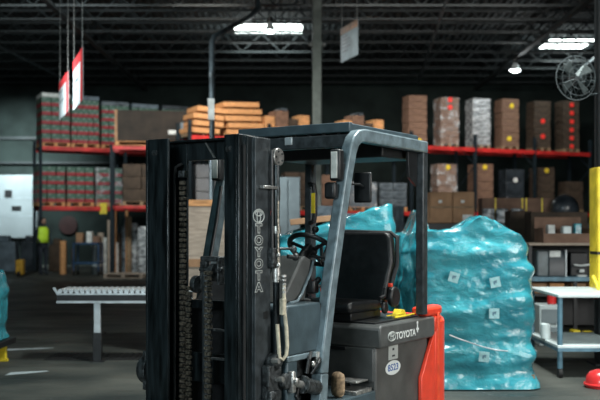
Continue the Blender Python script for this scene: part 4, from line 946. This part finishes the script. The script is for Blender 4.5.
# ---------------------------------------------------------------- clutter under left rack
Yq = 29.0
t = thing('service_cart', 'blue two shelf cart standing under the left rack', 'cart', (X(86, Yq), Yq, 0))
for z_ in (.35, .95): MB().box((-.42, 0, z_), (.42, .6, z_+.05)).build('shelf', 'blue', t)
for x in (-.40, .36):
    for y in (0, .56):
        o = MB().box((x, y, .12), (x+.04, y+.04, 1.0)).build('post', 'blue', t); MB().cyl((x, y+.02, .07), (x+.04, y+.02, .07), .07).build('caster', 'rubber', o)
for (px, r_, h, m_, lab) in ((63, .10, 1.05, 'wood', 'orange brown tube left of the blue cart'), (100, .10, 1.3, 'tan', 'pale tube right of the blue cart'), (103.5, .08, 1.15, 'label', 'white tube right of the blue cart'),
                             (114, .09, 2.0, 'wood', 'tall orange tube under the yellow rack tag'), (119, .10, 1.3, 'carton3', 'dark brown tube among the tall tubes'), (124, .09, 1.5, 'greywrap', 'grey wrapped tube among the tall tubes'),
                             (129, .08, 1.8, 'dwood', 'brown tall tube right of the grey wrapped tube'), (108.5, .05, 1.7, 'tan', 'thin pale tall tube just right of the rack upright'), (126.5, .045, 2.0, 'wood', 'thin orange tube, tallest among the tubes'), (117, .05, 1.0, 'label', 'short white tube among the tall tubes'), (71.5, .06, .8, 'carton3', 'short dark tube between the orange tube and the blue cart'), (133.5, .10, 1.6, 'silver', 'silver wrapped tube near the mast'), (94, .09, .9, 'cabinet', 'short pale tube behind the blue cart')):
    tag(MB().cyl((X(px, Yq+.8), Yq+.8+.1*(px % 3), 0), (X(px, Yq+.8), Yq+.8+.1*(px % 3), h), r_, seg=20).build('upright_tube', m_), lab, 'tube', 'upright tubes under the left rack')
for (px, z0_, w_, h, m_, lab) in ((78, 1.0, .2, .3, 'carton2', 'tan box on the blue cart, left'), (88, 1.0, .16, .34, 'label', 'white pack on the blue cart'), (95, 1.0, .2, .2, 'carton', 'brown box on the blue cart, right')):
    tag(MB().box((X(px, Yq)-w_/2, Yq+.15, z0_), (X(px, Yq)+w_/2, Yq+.45, z0_+h)).build('small_box', m_, bevel=.01), lab, 'box')
t = thing('empty_pallet', 'flat pale wooden pallet lying on the floor below the tubes', 'pallet', (X(123, 27.3), 27.3, 0), -.1); o = pallet_mesh(1.15, 1.0, 'tan', t)
p = P(142, 270, 28); tag(MB().box((X(137, 28), 28, 0), (X(150, 28), 28.5, 1.5)).build('wrapped_bundle', 'silver', bevel=.08), 'silver wrapped bundle standing beside the left mast rail', 'bundle')
t = thing('pallet_jack', 'yellow pallet jack with black handle under the white dock door', 'pallet jack', (X(20, 28.5), 28.5, 0))
MB().box((-.14, 0, .05), (.08, .25, .50)).build('jack_body', 'jackpaint', t, bevel=.02)
MB().box((-.2, .25, .06), (-.05, 1.3, .12)).box((.0, .25, .06), (.12, 1.3, .12)).build('jack_fork', 'black', t, bevel=.01)
MB().tube([(-.05, 0, .5), (-.1, -.2, 1.1)], .02, 8).tube([(-.2, -.2, 1.12), (0, -.2, 1.12)], .02, 8).build('jack_handle', 'black', t)
MB().cyl((-.1, .05, .08), (.02, .05, .08), .08).build('jack_wheel', 'rubber', t)
for (px, w_, h, m_, lab) in ((3, .8, 1.0, 'crate', 'dim slate coloured machine at the far left below the dock door'), (28, .5, 1.0, 'darkwrap', 'dark wrapped bundle below the right end of dock door'), (56, .5, .9, 'carton3', 'dark box behind the person in the vest')):
    tag(MB().box((X(px, 31.5)-w_/2, 31.5, 0), (X(px, 31.5)+w_/2, 32, h)).box((X(px, 31.5)-w_/4, 31.6, h), (X(px, 31.5)+w_/5, 31.9, h+.2)).build('machine' if px == 3 else 'storage_box', m_, bevel=.03), lab, 'box')
# ---------------------------------------------------------------- person in vest
Yw = 29.3; pt = Vector((X(43, Yw), Yw, 0))
t = thing('person', 'person in a bright yellow vest and dark clothes standing at the left rack end', 'person', pt, .9)
me = bpy.data.meshes.new('body')
V = [(0, 0, .92), (0, .01, 1.15), (0, .01, 1.38), (0, 0, 1.50), (0, -.02, 1.60), (0, -.02, 1.70)]
E = [(0, 1), (1, 2), (2, 3), (3, 4), (4, 5)]; Rr = [.15, .14, .16, .06, .085, .075]
for s in (-1, 1):
    k = len(V); V += [(s*.09, 0, .86), (s*.10, -.02, .48), (s*.10, .02, .08), (s*.10, -.12, .04)]; E += [(0, k), (k, k+1), (k+1, k+2), (k+2, k+3)]; Rr += [.10, .065, .045, .035]
    k = len(V); V += [(s*.17, .01, 1.42), (s*.23, .02, 1.15), (s*.20, -.15, .98), (s*.19, -.22, .96)]; E += [(2, k), (k, k+1), (k+1, k+2), (k+2, k+3)]; Rr += [.06, .045, .035, .03]
me.from_pydata(V, E, []); o = bpy.data.objects.new('body', me); COL.objects.link(o); o.parent = t; me.materials.append(M['cloth'])
md = o.modifiers.new('skin', 'SKIN'); md.use_smooth_shade = True
for i, r_ in enumerate(Rr): me.skin_vertices[0].data[i].radius = (r_, r_*.75)
me.skin_vertices[0].data[0].use_root = True
sd = o.modifiers.new('sub', 'SUBSURF'); sd.levels = 1; sd.render_levels = 2
MB().ball((0, -.025, 1.655), .088, (.85, 1, 1.2)).ball((0, -.115, 1.65), .014, (1, 1.2, 1.4)).build('head_skin', 'skin', t)
MB().ball((0, .005, 1.69), .095, (.88, 1, 1)).build('hair', 'black', t)
b = MB(); rings = []
for (z_, rx, ry) in ((1.0, .20, .155), (1.15, .185, .145), (1.32, .20, .15), (1.42, .19, .13), (1.49, .11, .09)):
    rings.append([b.bm.verts.new((rx*math.cos(2*PI*k/24), ry*math.sin(2*PI*k/24)+.01, z_)) for k in range(24)])
for A, B in zip(rings, rings[1:]):
    for k in range(24): b.bm.faces.new((A[k], A[(k+1) % 24], B[(k+1) % 24], B[k]))
o = b.build('safety_vest', 'hivis', t); o.modifiers.new('th', 'SOLIDIFY').thickness = .01
